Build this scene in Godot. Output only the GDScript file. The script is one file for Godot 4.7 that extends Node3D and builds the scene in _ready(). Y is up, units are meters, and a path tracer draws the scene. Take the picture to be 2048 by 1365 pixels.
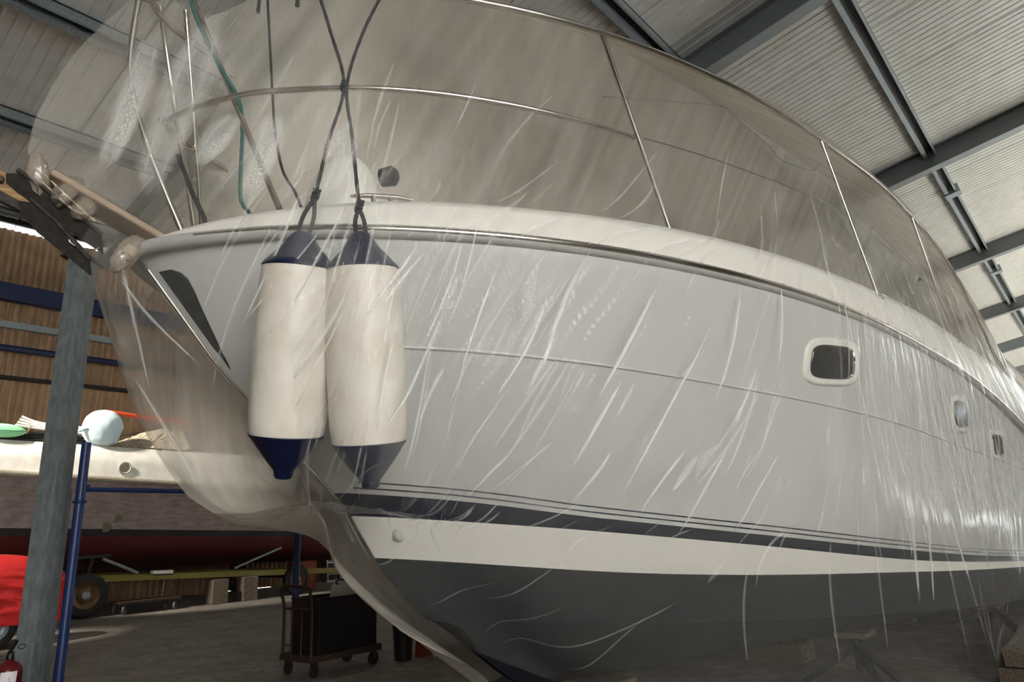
extends Node3D
# A motor yacht wrapped in clear plastic film, laid up in a steel hangar. World: x runs along the hangar, y up, z across it.

# The yacht's own axes: origin at the stem head, b aft, v up, n to port.
const SO := Vector3(0.97399, 2.26907, -2.85580)
const AB := Vector3(0.993575, -0.043619, 0.104429)
const AV := Vector3(0.043380, 0.999048, 0.004559)
const AN := Vector3(-0.104528, 0.0, 0.994522)
const SLOPE := 0.16734      # the roof's rise across the hangar
const RIDGE_Z := 2.4

const LAMP := 130.0

var M := {}
var used := {}
var rng := RandomNumberGenerator.new()


func _ready() -> void:
	rng.seed = 7
	make_camera()
	make_light()
	make_materials()
	make_hangar()
	make_yacht()
	make_fenders()
	make_anchor()
	make_ropes()
	make_film()
	make_supports()
	make_back_boat()
	make_near_things()
	make_floor_things()
	make_lamp()


# ------------------------------------------------------------------ camera, light

func make_camera() -> void:
	var c := Camera3D.new()
	c.name = "camera"
	c.fov = 53.1301
	c.near = 0.05
	c.far = 400.0
	c.keep_aspect = Camera3D.KEEP_HEIGHT
	c.transform = Transform3D(Basis(Vector3(0.656927, -0.045415, 0.752585), Vector3(-0.171476, 0.963025, 0.207795), Vector3(-0.734196, -0.265556, 0.624849)), Vector3(0, 1.1, 0))
	add_child(c)
	c.current = true


func make_light() -> void:
	var we := WorldEnvironment.new()
	we.name = "environment"
	var e := Environment.new()
	var sky := Sky.new()
	var sm := ProceduralSkyMaterial.new()
	sm.sky_top_color = Color(0.72, 0.72, 0.71)
	sm.sky_horizon_color = Color(0.92, 0.92, 0.90)
	sm.ground_bottom_color = Color(0.42, 0.40, 0.37)
	sm.ground_horizon_color = Color(0.62, 0.60, 0.56)
	sm.sky_energy_multiplier = 3.6
	sm.ground_energy_multiplier = 0.5
	sky.sky_material = sm
	e.background_mode = Environment.BG_SKY
	e.sky = sky
	e.tonemap_mode = Environment.TONE_MAPPER_LINEAR
	e.tonemap_exposure = 1.32
	e.sdfgi_enabled = true
	e.ssao_enabled = true
	e.ssil_enabled = true
	we.environment = e
	add_child(we)
	var sun := DirectionalLight3D.new()
	sun.name = "sun"
	sun.light_energy = 380.0
	sun.light_color = Color(0.95, 0.985, 1.0)
	sun.light_angular_distance = 0.6
	sun.sky_mode = DirectionalLight3D.SKY_MODE_LIGHT_ONLY
	sun.shadow_enabled = true
	sun.look_at_from_position(Vector3(14.0, 7.4, -0.6), Vector3.ZERO, Vector3.UP)
	add_child(sun)


# ------------------------------------------------------------------ small helpers

func numbered(parent: Node, called: String) -> String:
	var key := str(parent.get_instance_id()) + called
	var k: int = used.get(key, 0)
	used[key] = k + 1
	return called if k == 0 else "%s_%03d" % [called, k]


func thing(called: String, label: String, category: String, at := Vector3.ZERO, group := "") -> Node3D:
	var o := Node3D.new()
	o.name = numbered(self, called)
	o.position = at
	add_child(o)
	o.set_meta("label", label)
	o.set_meta("category", category)
	if group != "":
		o.set_meta("group", group)
	return o


func struct(called: String, at := Vector3.ZERO) -> Node3D:
	var o := Node3D.new()
	o.name = called
	o.position = at
	add_child(o)
	o.set_meta("kind", "structure")
	o.set_meta("label", "the hangar's " + called.replace("_", " "))
	return o


func org(o: Node3D) -> Vector3:
	var p := Vector3.ZERO
	var n: Node = o
	while n is Node3D and n != self:
		p += (n as Node3D).position
		n = n.get_parent()
	return p


func part(parent: Node3D, called: String, mb: MB, mat: Material, label := "") -> MeshInstance3D:
	var o := MeshInstance3D.new()
	o.name = numbered(parent, called)
	o.mesh = mb.mesh(org(parent))
	o.material_override = mat
	parent.add_child(o)
	if label != "":
		o.set_meta("label", label)
	return o


func share(parent: Node3D, called: String, m: Mesh, mat: Material, t: Transform3D) -> MeshInstance3D:
	var o := MeshInstance3D.new()
	o.name = numbered(parent, called)
	o.mesh = m
	o.material_override = mat
	o.transform = t
	parent.add_child(o)
	return o


func Y(s: float, w: float, v: float) -> Vector3:       # from the yacht's axes
	return SO + AB * s + AN * w + AV * v


func tab(t: Array, x: float) -> float:                  # smooth table look-up
	var n := t.size()
	if x <= t[0][0]:
		return t[0][1]
	if x >= t[n - 1][0]:
		return t[n - 1][1]
	var i := 0
	while x > t[i + 1][0]:
		i += 1
	var x0: float = t[i][0]
	var x1: float = t[i + 1][0]
	var y0: float = t[i][1]
	var y1: float = t[i + 1][1]
	var h := x1 - x0
	var d := (y1 - y0) / h
	var m0 := d
	var m1 := d
	if i > 0:
		m0 = 0.5 * (d + (y0 - t[i - 1][1]) / (x0 - t[i - 1][0]))
	if i + 2 < n:
		m1 = 0.5 * (d + (t[i + 2][1] - y1) / (t[i + 2][0] - x1))
	var u := (x - x0) / h
	return y0 * (2 * u * u * u - 3 * u * u + 1) + h * m0 * (u * u * u - 2 * u * u + u) + y1 * (3 * u * u - 2 * u * u * u) + h * m1 * (u * u * u - u * u)


func spline(p: Array, n: int) -> PackedVector3Array:    # Catmull-Rom through points, n pieces each
	var r := PackedVector3Array()
	for i in p.size() - 1:
		var a: Vector3 = p[maxi(i - 1, 0)]
		var b: Vector3 = p[i]
		var c: Vector3 = p[i + 1]
		var d: Vector3 = p[mini(i + 2, p.size() - 1)]
		for k in n:
			r.append(b.cubic_interpolate(c, a, d, float(k) / n))
	r.append(p[p.size() - 1])
	return r


class MB:
	var v := PackedVector3Array()
	var n := PackedVector3Array()
	var uv := PackedVector2Array()
	var idx := PackedInt32Array()
	var col := PackedColorArray()

	func vert(p: Vector3, nn: Vector3, t := Vector2.ZERO) -> int:
		v.append(p)
		n.append(nn)
		uv.append(t)
		return v.size() - 1

	func tri(a: int, b: int, c: int) -> void:
		var f := (v[c] - v[a]).cross(v[b] - v[a])
		if f.dot(n[a] + n[b] + n[c]) < 0.0:
			idx.append_array([a, c, b])
		else:
			idx.append_array([a, b, c])

	func quad(a: int, b: int, c: int, d: int) -> void:
		tri(a, b, c)
		tri(a, c, d)

	func flat(pts: Array, hint := Vector3.ZERO) -> MB:      # one flat polygon, convex
		var nn: Vector3 = (pts[2] - pts[0]).cross(pts[1] - pts[0]).normalized()
		if hint != Vector3.ZERO and nn.dot(hint) < 0.0:
			nn = -nn
		var k := []
		for p in pts:
			k.append(vert(p, nn, Vector2(p.x + p.z, p.y)))
		for i in range(1, pts.size() - 1):
			tri(k[0], k[i], k[i + 1])
		return self

	func box(c: Vector3, size: Vector3, bev := 0.0, b := Basis.IDENTITY) -> MB:
		var h := size * 0.5
		var e := minf(bev, minf(h.x, minf(h.y, h.z)) * 0.9)
		var id := {}
		for sx in [-1, 1]:
			for sy in [-1, 1]:
				for sz in [-1, 1]:
					for ax in 3:
						var q := Vector3(sx * (h.x - e), sy * (h.y - e), sz * (h.z - e))
						q[ax] = [sx, sy, sz][ax] * h[ax]
						var nn := Vector3.ZERO
						nn[ax] = [sx, sy, sz][ax]
						var t := Vector2(q.x + q.z, q.y) if ax != 1 else Vector2(q.x, q.z)
						id[[sx, sy, sz, ax]] = vert(c + b * q, b * nn, t)
		for ax in 3:
			var a1 := (ax + 1) % 3
			var a2 := (ax + 2) % 3
			for s in [-1, 1]:
				var k := []
				for st in [[-1, -1], [1, -1], [1, 1], [-1, 1]]:
					var key := [0, 0, 0, ax]
					key[ax] = s
					key[a1] = st[0]
					key[a2] = st[1]
					k.append(id[key])
				quad(k[0], k[1], k[2], k[3])
			if e > 0.0:
				for s1 in [-1, 1]:
					for s2 in [-1, 1]:
						var k2 := []
						for st in [[-1, a1], [1, a1], [1, a2], [-1, a2]]:
							var key := [0, 0, 0, st[1]]
							key[ax] = st[0]
							key[a1] = s1
							key[a2] = s2
							k2.append(id[key])
						quad(k2[0], k2[1], k2[2], k2[3])
		if e > 0.0:
			for sx in [-1, 1]:
				for sy in [-1, 1]:
					for sz in [-1, 1]:
						tri(id[[sx, sy, sz, 0]], id[[sx, sy, sz, 1]], id[[sx, sy, sz, 2]])
		return self

	func beam(a: Vector3, b: Vector3, wd: float, ht: float, up := Vector3.UP, bev := 0.0) -> MB:
		var z := (b - a).normalized()
		var x := up.cross(z).normalized()
		var y := z.cross(x)
		return box((a + b) * 0.5, Vector3(wd, ht, a.distance_to(b)), bev, Basis(x, y, z))

	func tube(p: PackedVector3Array, r: Variant, sides := 10, closed := false) -> MB:
		var np := p.size()
		var t := (p[1] - p[0]).normalized()
		var u := t.cross(Vector3.UP if absf(t.y) < 0.9 else Vector3.RIGHT).normalized()
		var first := v.size()
		var along := 0.0
		for i in np:
			if i > 0:
				along += p[i].distance_to(p[i - 1])
			var d := (p[mini(i + 1, np - 1)] - p[maxi(i - 1, 0)]).normalized()
			u = (u - d * u.dot(d)).normalized()
			var w := d.cross(u)
			var rr: float = r if r is float else r[i]
			for k in sides + 1:
				var a := TAU * k / sides
				var dir := u * cos(a) + w * sin(a)
				vert(p[i] + dir * rr, dir, Vector2(float(k) / sides, along))
		for i in np - 1:
			for k in sides:
				var o := first + i * (sides + 1) + k
				quad(o, o + 1, o + sides + 2, o + sides + 1)
		if not closed:
			for e in [0, np - 1]:
				var d2 := (p[1] - p[0] if e == 0 else p[np - 2] - p[np - 1]).normalized() * -1.0
				var c := vert(p[e], d2)
				var ring := []
				for k in sides:
					ring.append(vert(v[first + e * (sides + 1) + k], d2))
				for k in sides:
					tri(c, ring[k], ring[(k + 1) % sides])
		return self

	func rod(a: Vector3, b: Vector3, r: float, sides := 10) -> MB:
		return tube(PackedVector3Array([a, b]), r, sides)

	func lathe(o: Vector3, axis: Vector3, prof: Array, sides := 24, squash := 1.0, side := Vector3.ZERO) -> MB:   # prof: [[radius, height], ...]
		var t := axis.normalized()
		var u := side if side != Vector3.ZERO else t.cross(Vector3.UP if absf(t.y) < 0.9 else Vector3.RIGHT).normalized()
		var w := t.cross(u)
		var first := v.size()
		var np := prof.size()
		for i in np:
			var a0: Array = prof[maxi(i - 1, 0)]
			var a1: Array = prof[mini(i + 1, np - 1)]
			var dr: float = a1[0] - a0[0]
			var dh: float = a1[1] - a0[1]
			for k in sides + 1:
				var a := TAU * k / sides
				var dir := u * cos(a) + w * sin(a) * squash
				var nn := (dir.normalized() * dh - t * dr)
				vert(o + dir * prof[i][0] + t * prof[i][1], nn.normalized() if nn.length() > 1e-9 else t, Vector2(float(k) / sides, prof[i][1]))
		for i in np - 1:
			for k in sides:
				var q := first + i * (sides + 1) + k
				quad(q, q + 1, q + sides + 2, q + sides + 1)
		return self

	func grid(p: PackedVector3Array, nu: int, nv: int, uvs := PackedVector2Array(), flip := false) -> MB:
		var first := v.size()
		v.append_array(p)
		if uvs.size() == p.size():
			uv.append_array(uvs)
		else:
			for j in nv:
				for i in nu:
					uv.append(Vector2(float(i) / (nu - 1), float(j) / (nv - 1)))
		var nn := PackedVector3Array()
		nn.resize(p.size())
		var s := -1.0 if flip else 1.0
		for j in nv:
			var j0 := maxi(j - 1, 0) * nu
			var j1 := mini(j + 1, nv - 1) * nu
			for i in nu:
				var du := p[j * nu + mini(i + 1, nu - 1)] - p[j * nu + maxi(i - 1, 0)]
				var dv := p[j1 + i] - p[j0 + i]
				nn[j * nu + i] = dv.cross(du).normalized() * s
		n.append_array(nn)
		var k := PackedInt32Array()
		k.resize((nu - 1) * (nv - 1) * 6)
		var q := 0
		for j in nv - 1:
			for i in nu - 1:
				var a := first + j * nu + i
				var c := a + nu + 1
				var b := a + 1
				var d := a + nu
				if flip:
					b = a + nu
					d = a + 1
				k[q] = a
				k[q + 1] = b
				k[q + 2] = c
				k[q + 3] = a
				k[q + 4] = c
				k[q + 5] = d
				q += 6
		idx.append_array(k)
		return self

	func prism(poly: PackedVector2Array, o: Vector3, ux: Vector3, uy: Vector3, depth: Vector3) -> MB:
		var t := Geometry2D.triangulate_polygon(poly)
		for side in 2:
			var nn := depth.normalized() * (-1.0 if side == 0 else 1.0)
			var k := []
			for q in poly:
				k.append(vert(o + ux * q.x + uy * q.y + depth * side, nn, q))
			for i in range(0, t.size(), 3):
				tri(k[t[i]], k[t[i + 1]], k[t[i + 2]])
		var c := Vector2.ZERO
		var area := 0.0
		for i in poly.size():
			area += poly[i].cross(poly[(i + 1) % poly.size()])
		for i in poly.size():
			var a := poly[i]
			var b := poly[(i + 1) % poly.size()]
			var e := (b - a).normalized()
			var o2 := Vector2(e.y, -e.x) * signf(area)
			var nn := (ux * o2.x + uy * o2.y).normalized()
			var pa := o + ux * a.x + uy * a.y
			var pb := o + ux * b.x + uy * b.y
			quad(vert(pa, nn, a), vert(pb, nn, b), vert(pb + depth, nn, b), vert(pa + depth, nn, a))
		return self

	func mesh(off := Vector3.ZERO) -> ArrayMesh:
		var w := v.duplicate()
		if off != Vector3.ZERO:
			for i in w.size():
				w[i] -= off
		var a := []
		a.resize(Mesh.ARRAY_MAX)
		a[Mesh.ARRAY_VERTEX] = w
		a[Mesh.ARRAY_NORMAL] = n
		a[Mesh.ARRAY_TEX_UV] = uv
		a[Mesh.ARRAY_INDEX] = idx
		if col.size() == v.size():
			a[Mesh.ARRAY_COLOR] = col
		var m := ArrayMesh.new()
		m.add_surface_from_arrays(Mesh.PRIMITIVE_TRIANGLES, a)
		return m


# ------------------------------------------------------------------ materials

func noise_img(kind: int, freq: float, oct: int, seed_: int, size := 512, ridged := false) -> Image:
	var f := FastNoiseLite.new()
	f.noise_type = kind
	f.seed = seed_
	f.frequency = freq
	f.fractal_type = FastNoiseLite.FRACTAL_RIDGED if ridged else FastNoiseLite.FRACTAL_FBM
	f.fractal_octaves = oct
	return f.get_seamless_image(size, size)


func ramp_tex(im: Image, a: Color, b: Color, lo := 0.0, hi := 1.0) -> ImageTexture:
	var r := Image.create(im.get_width(), im.get_height(), false, Image.FORMAT_RGB8)
	for y in im.get_height():
		for x in im.get_width():
			r.set_pixel(x, y, a.lerp(b, clampf((im.get_pixel(x, y).r - lo) / (hi - lo), 0.0, 1.0)))
	return ImageTexture.create_from_image(r)


func mat(key: String, c: Color, rough := 0.6, metal := 0.0) -> StandardMaterial3D:
	var m := StandardMaterial3D.new()
	m.resource_name = key
	m.albedo_color = c
	m.roughness = rough
	m.metallic = metal
	M[key] = m
	return m


func tri(m: StandardMaterial3D, sc: Vector3) -> void:
	m.uv1_triplanar = true
	m.uv1_world_triplanar = true
	m.uv1_scale = sc


func stained(key: String, a: Color, b: Color, im: Image, sc: Vector3, rough := 0.6, metal := 0.0, lo := 0.25, hi := 0.75) -> StandardMaterial3D:
	var m := mat(key, Color.WHITE, rough, metal)
	m.albedo_texture = ramp_tex(im, a, b, lo, hi)
	tri(m, sc)
	return m


func make_materials() -> void:
	var cloud := noise_img(FastNoiseLite.TYPE_SIMPLEX_SMOOTH, 0.012, 5, 3)
	var fine := noise_img(FastNoiseLite.TYPE_SIMPLEX_SMOOTH, 0.06, 4, 5)
	var streak := noise_img(FastNoiseLite.TYPE_SIMPLEX_SMOOTH, 0.02, 4, 9)
	var crump := noise_img(FastNoiseLite.TYPE_SIMPLEX, 0.02, 4, 11, 1024, true)
	# the yacht
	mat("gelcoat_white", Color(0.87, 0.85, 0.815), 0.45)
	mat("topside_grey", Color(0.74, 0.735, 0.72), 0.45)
	mat("deck_white", Color(0.84, 0.82, 0.78), 0.5)
	mat("platform_beige", Color(0.60, 0.52, 0.44), 0.6)
	mat("navy", Color(0.06, 0.09, 0.16), 0.3)
	stained("antifoul", Color(0.03, 0.04, 0.085), Color(0.05, 0.06, 0.12), fine, Vector3.ONE * 2.0, 0.75)
	mat("steel", Color(0.82, 0.79, 0.75), 0.18, 1.0)
	mat("steel_dull", Color(0.60, 0.57, 0.54), 0.35, 1.0)
	mat("dark_polished", Color(0.16, 0.16, 0.17), 0.12, 0.85)
	mat("rubber_grey", Color(0.66, 0.65, 0.63), 0.5)
	mat("dark_glass", Color(0.02, 0.022, 0.025), 0.08)
	mat("seam", Color(0.45, 0.45, 0.45), 0.6)
	# fenders
	stained("fender_white", Color(0.80, 0.755, 0.70), Color(0.875, 0.855, 0.82), streak, Vector3(0.8, 0.5, 0.8), 0.42, 0.0, 0.1, 0.9)
	mat("fender_blue", Color(0.016, 0.05, 0.19), 0.45)
	stained("rope_dark", Color(0.05, 0.055, 0.06), Color(0.13, 0.14, 0.15), fine, Vector3.ONE * 14.0, 0.9)
	stained("rope_green", Color(0.03, 0.20, 0.19), Color(0.10, 0.42, 0.38), fine, Vector3.ONE * 14.0, 0.9)
	stained("anchor_iron", Color(0.10, 0.085, 0.075), Color(0.22, 0.19, 0.165), streak, Vector3.ONE * 2.5, 0.7, 0.25)
	stained("tan_wood", Color(0.44, 0.32, 0.18), Color(0.62, 0.50, 0.32), streak, Vector3(1, 6, 6), 0.7)
	# film
	var film := mat("film_clear", Color(0.90, 0.885, 0.85, 0.055), 0.09)
	film.transparency = BaseMaterial3D.TRANSPARENCY_ALPHA
	film.metallic_specular = 0.25
	film.heightmap_enabled = true
	film.heightmap_scale = 0.25
	film.heightmap_texture = film_relief(crump, cloud)
	var milky := mat("film_milky", Color(0.92, 0.885, 0.83, 0.99), 0.4)
	milky.vertex_color_use_as_albedo = true
	milky.transparency = BaseMaterial3D.TRANSPARENCY_ALPHA
	var bunch := mat("film_bunched", Color(0.74, 0.68, 0.61, 0.34), 0.2)
	bunch.transparency = BaseMaterial3D.TRANSPARENCY_ALPHA
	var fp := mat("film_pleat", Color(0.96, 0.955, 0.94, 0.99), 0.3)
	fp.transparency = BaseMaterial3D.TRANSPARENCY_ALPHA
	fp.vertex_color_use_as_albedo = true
	mat("masking_tape", Color(0.80, 0.74, 0.62), 0.6)
	# the hangar
	var conc := stained("concrete", Color(0.385, 0.365, 0.335), Color(0.49, 0.47, 0.44), cloud, Vector3.ONE * 0.22, 0.62)
	conc.detail_enabled = true
	conc.detail_albedo = ramp_tex(fine, Color(0.30, 0.28, 0.26), Color(0.62, 0.58, 0.53), 0.2, 0.8)
	conc.detail_mask = ramp_tex(cloud, Color(0.1, 0.1, 0.1), Color(0.55, 0.55, 0.55))
	conc.detail_blend_mode = BaseMaterial3D.BLEND_MODE_MIX
	mat("joint", Color(0.12, 0.11, 0.10), 0.9)
	stained("roof_white", Color(0.80, 0.79, 0.77), Color(0.85, 0.845, 0.83), cloud, Vector3.ONE * 0.3, 0.42)
	stained("galvanised", Color(0.44, 0.47, 0.48), Color(0.62, 0.65, 0.66), fine, Vector3.ONE * 1.2, 0.5, 0.55)
	mat("rafter_paint", Color(0.44, 0.455, 0.46), 0.55)
	stained("sheet_brown", Color(0.52, 0.41, 0.31), Color(0.63, 0.51, 0.39), cloud, Vector3(0.5, 0.3, 0.5), 0.7)
	mat("blue_paint", Color(0.05, 0.15, 0.34), 0.42)
	mat("blue_beam", Color(0.03, 0.085, 0.24), 0.5)
	mat("wall_dark", Color(0.25, 0.24, 0.23), 0.8)
	mat("wall_panel", Color(0.34, 0.33, 0.32), 0.7)
	stained("asphalt", Color(0.13, 0.13, 0.13), Color(0.17, 0.165, 0.16), cloud, Vector3.ONE * 0.1, 0.9)
	var pane := mat("roof_glazing", Color(0.9, 0.9, 0.88, 0.12), 0.1)
	pane.transparency = BaseMaterial3D.TRANSPARENCY_ALPHA
	stained("post_zinc", Color(0.38, 0.40, 0.40), Color(0.49, 0.515, 0.52), cloud, Vector3(3.0, 0.8, 3.0), 0.5, 0.2)
	# the other boat and odds and ends
	stained("boat_white", Color(0.80, 0.78, 0.74), Color(0.88, 0.87, 0.84), cloud, Vector3.ONE * 0.5, 0.45)
	stained("boat_side", Color(0.50, 0.43, 0.41), Color(0.60, 0.55, 0.53), streak, Vector3(0.3, 1.2, 0.3), 0.5)
	stained("rail_worn", Color(0.50, 0.46, 0.39), Color(0.70, 0.67, 0.60), fine, Vector3.ONE * 1.5, 0.7)
	stained("boot_black", Color(0.03, 0.04, 0.04), Color(0.12, 0.15, 0.15), fine, Vector3.ONE * 0.9, 0.6, 0.0, 0.4, 0.9)
	stained("red_antifoul", Color(0.21, 0.035, 0.03), Color(0.36, 0.075, 0.06), fine, Vector3.ONE * 0.8, 0.7)
	stained("worn_patch", Color(0.36, 0.31, 0.25), Color(0.50, 0.45, 0.38), fine, Vector3.ONE * 4.0, 0.8)
	mat("white_plastic", Color(0.86, 0.85, 0.83), 0.5)
	mat("hose_black", Color(0.06, 0.055, 0.05), 0.5)
	mat("twine", Color(0.62, 0.52, 0.36), 0.9)
	mat("pale_blue_bag", Color(0.84, 0.93, 0.94), 0.55)
	mat("mint", Color(0.58, 0.86, 0.64), 0.45)
	mat("orange_pipe", Color(0.78, 0.27, 0.13), 0.5)
	stained("canvas", Color(0.55, 0.50, 0.41), Color(0.82, 0.78, 0.69), streak, Vector3(1.5, 3.0, 1.5), 0.9)
	stained("red_cloth", Color(0.66, 0.05, 0.05), Color(0.74, 0.08, 0.07), cloud, Vector3.ONE, 0.75)
	mat("tyre", Color(0.025, 0.025, 0.025), 0.8)
	stained("rim_ochre", Color(0.24, 0.15, 0.05), Color(0.40, 0.27, 0.10), fine, Vector3.ONE * 3.0, 0.5, 0.2)
	mat("yellow_paint", Color(0.42, 0.38, 0.10), 0.55)
	stained("dark_iron", Color(0.07, 0.06, 0.055), Color(0.15, 0.125, 0.11), fine, Vector3.ONE * 3.0, 0.7, 0.2)
	stained("rusty", Color(0.13, 0.085, 0.06), Color(0.25, 0.17, 0.12), fine, Vector3.ONE * 4.0, 0.75, 0.2)
	mat("black_plastic", Color(0.018, 0.018, 0.02), 0.45)
	mat("jerry_white", Color(0.62, 0.60, 0.55), 0.45)
	mat("bucket_green", Color(0.045, 0.07, 0.045), 0.5)
	stained("broom_orange", Color(0.36, 0.16, 0.06), Color(0.52, 0.25, 0.10), fine, Vector3(14, 1.0, 14), 0.9)
	mat("aluminium", Color(0.78, 0.78, 0.78), 0.3, 1.0)
	mat("terracotta", Color(0.46, 0.22, 0.14), 0.85)
	stained("timber", Color(0.24, 0.20, 0.165), Color(0.42, 0.37, 0.31), streak, Vector3(0.7, 8.0, 8.0), 0.85)
	mat("ext_red", Color(0.34, 0.02, 0.03), 0.3)
	mat("label_white", Color(0.86, 0.84, 0.85), 0.5)
	mat("print_red", Color(0.62, 0.08, 0.12), 0.6)
	var lg := mat("lamp_glass", Color(0.9, 0.9, 0.88), 0.4)
	lg.emission_enabled = true
	lg.emission = Color(1.0, 0.97, 0.92)
	lg.emission_energy_multiplier = 3.0
	mat("caster_grey", Color(0.35, 0.35, 0.36), 0.5)


func film_relief(crump: Image, mask: Image) -> ImageTexture:    # fine crumpling that comes and goes in patches
	var n := 1024
	var im := Image.create(n, n, false, Image.FORMAT_RGB8)
	for y in n:
		for x in n:
			var m := clampf((mask.get_pixel(x / 2, y / 2).r - 0.60) * 5.0, 0.02, 1.0)
			var h := 0.5 + (crump.get_pixel(x, y).r - 0.5) * m
			im.set_pixel(x, y, Color(h, h, h))
	return ImageTexture.create_from_image(im)


# ------------------------------------------------------------------ the hangar

func roof_y(z: float) -> float:
	return 9.97 + SLOPE * (minf(z, 2.0 * RIDGE_Z - z) + 1.88)


func corrugated(x0: float, x1: float, y0: float, y1: float, z: float, pitch: float, amp: float) -> MB:   # an upright sheet, ribs running up
	var m := MB.new()
	var n := int((x1 - x0) / pitch * 6.0) + 1
	var p := PackedVector3Array()
	for y in [y0, y1]:
		for i in n:
			var x := x0 + (x1 - x0) * i / (n - 1)
			p.append(Vector3(x, y, z + amp * sin(TAU * x / pitch)))
	m.grid(p, n, 2)
	return m


func make_hangar() -> void:
	# floor: cast slabs with sawn joints
	var fl := struct("floor")
	part(fl, "subfloor", MB.new().box(Vector3(30, -0.16, 3.5), Vector3(80, 0.2, 41)), M.joint)
	for i in 13:
		for j in 7:
			part(fl, "floor_slab", MB.new().box(Vector3(-7 + i * 6.0, -0.03, -13.6 + j * 5.7), Vector3(5.988, 0.06, 5.688), 0.004), M.concrete)
	var ap := struct("ground")
	part(ap, "apron", MB.new().box(Vector3(20, -0.4, 6), Vector3(240, 0.24, 220)), M.asphalt)
	part(ap, "apron_slab", MB.new().box(Vector3(105, -0.11, 6), Vector3(70, 0.2, 120)), M.asphalt)
	part(ap, "apron_slab", MB.new().box(Vector3(30, -0.11, 50.6), Vector3(80, 0.2, 54)), M.asphalt)
	# roof: ribbed panels 2 m wide on channels and rafters
	var ce := struct("ceiling", Vector3(19, 9, RIDGE_Z))
	var rp := MB.new()
	var prof := PackedVector2Array()
	for k in 11:
		var x := -0.985 + 1.97 * k / 11.0
		for q in [[0.0, 0.0], [0.115, 0.0], [0.130, -0.014], [0.150, -0.014], [0.165, 0.0]]:
			prof.append(Vector2(x + q[0], q[1]))
	prof.append(Vector2(0.985, 0.0))
	var slen := 19.25
	var rows := PackedVector3Array()
	for e in 2:
		for q in prof:
			rows.append(Vector3(q.x, q.y, -slen * e))
	# flat-shaded ribs
	for k in prof.size() - 1:
		rp.flat([rows[k], rows[k + 1], rows[prof.size() + k + 1], rows[prof.size() + k]], Vector3.DOWN)
	rp.flat([Vector3(-0.985, 0, 0), Vector3(-0.985, 0.1, 0), Vector3(-0.985, 0.1, -slen), Vector3(-0.985, 0, -slen)], Vector3.LEFT)
	rp.flat([Vector3(0.985, 0, 0), Vector3(0.985, 0.1, 0), Vector3(0.985, 0.1, -slen), Vector3(0.985, 0, -slen)], Vector3.RIGHT)
	rp.flat([Vector3(-1, 0.1, 0), Vector3(1, 0.1, 0), Vector3(1, 0.1, -slen), Vector3(-1, 0.1, -slen)], Vector3.UP)
	var pm := rp.mesh()
	var ang := atan(SLOPE)
	var ridge := Vector3(0, roof_y(RIDGE_Z), RIDGE_Z)
	for i in 39:
		var x := -9.75 + 2.0 * i
		for side in 2:
			var b := Basis(Vector3.UP, PI * side) * Basis(Vector3.RIGHT, -ang)
			var solid := [[0.0, slen]]
			if side == 1 and x < 9.0:
				solid = [[0.0, 6.75]]
			if side == 1 and i >= 24 and i < 38 and i % 6 != 2:
				solid = [[0.0, 3.0], [10.0, slen]]
			for k in solid.size():
				var sg: Array = solid[k]
				var bb := Basis(b.x, b.y, b.z * ((sg[1] - sg[0]) / slen))
				share(ce, "roof_panel", pm, M.roof_white, Transform3D(bb, ridge + Vector3(x, 0.12, 0) - b.z * sg[0] - ce.position))
				if k > 0:
					var g0: float = solid[k - 1][1]
					part(ce, "roof_pane", MB.new().box(ridge + Vector3(x, 0.18, 0) - b.z * 0.5 * (g0 + sg[0]), Vector3(1.99, 0.012, sg[0] - g0 + 0.04), 0.0, b), M.roof_glazing, "clear glazed strip of the roof")
	part(ce, "ridge_cap", MB.new().box(Vector3(29, ridge.y + 0.24, RIDGE_Z), Vector3(78.5, 0.1, 0.5)), M.roof_white)
	# purlins: channels open below, with a joint sleeve here and there
	for z in [-15.4, -12.75, -10.15, -7.5, -4.7, -1.88, 0.9, 4.0, 6.7, 9.4, 12.1, 14.8, 17.5, 20.2]:
		var y := roof_y(z) + 0.02
		var dn := Vector3(0, -1, SLOPE * signf(RIDGE_Z - z)).normalized()
		var sd := Vector3(0, SLOPE * signf(RIDGE_Z - z), 1).normalized()
		var a := Vector3(-9.9 if z < 9.0 else 9.0, y, z)
		var b := Vector3(67.9, y, z)
		var m := MB.new()
		m.beam(a + sd * 0.10, b + sd * 0.10, 0.05, 0.22, -dn, 0.004)
		m.beam(a - sd * 0.13, b - sd * 0.13, 0.10, 0.22, -dn, 0.004)
		part(ce, "purlin", m, M.galvanised)
		part(ce, "purlin_web", MB.new().beam(a - dn * 0.07, b - dn * 0.07, 0.26, 0.03, -dn), M.dark_iron)
		if z > -6.0 and z < 4.0:
			for x in [22.2, 31.4]:
				var c := Vector3(x, y, z)
				part(ce, "purlin_sleeve", MB.new().box(c + dn * 0.03, Vector3(0.34, 0.26, 0.42), 0.01, Basis(Vector3.RIGHT, -dn, sd)), M.galvanised)
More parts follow.
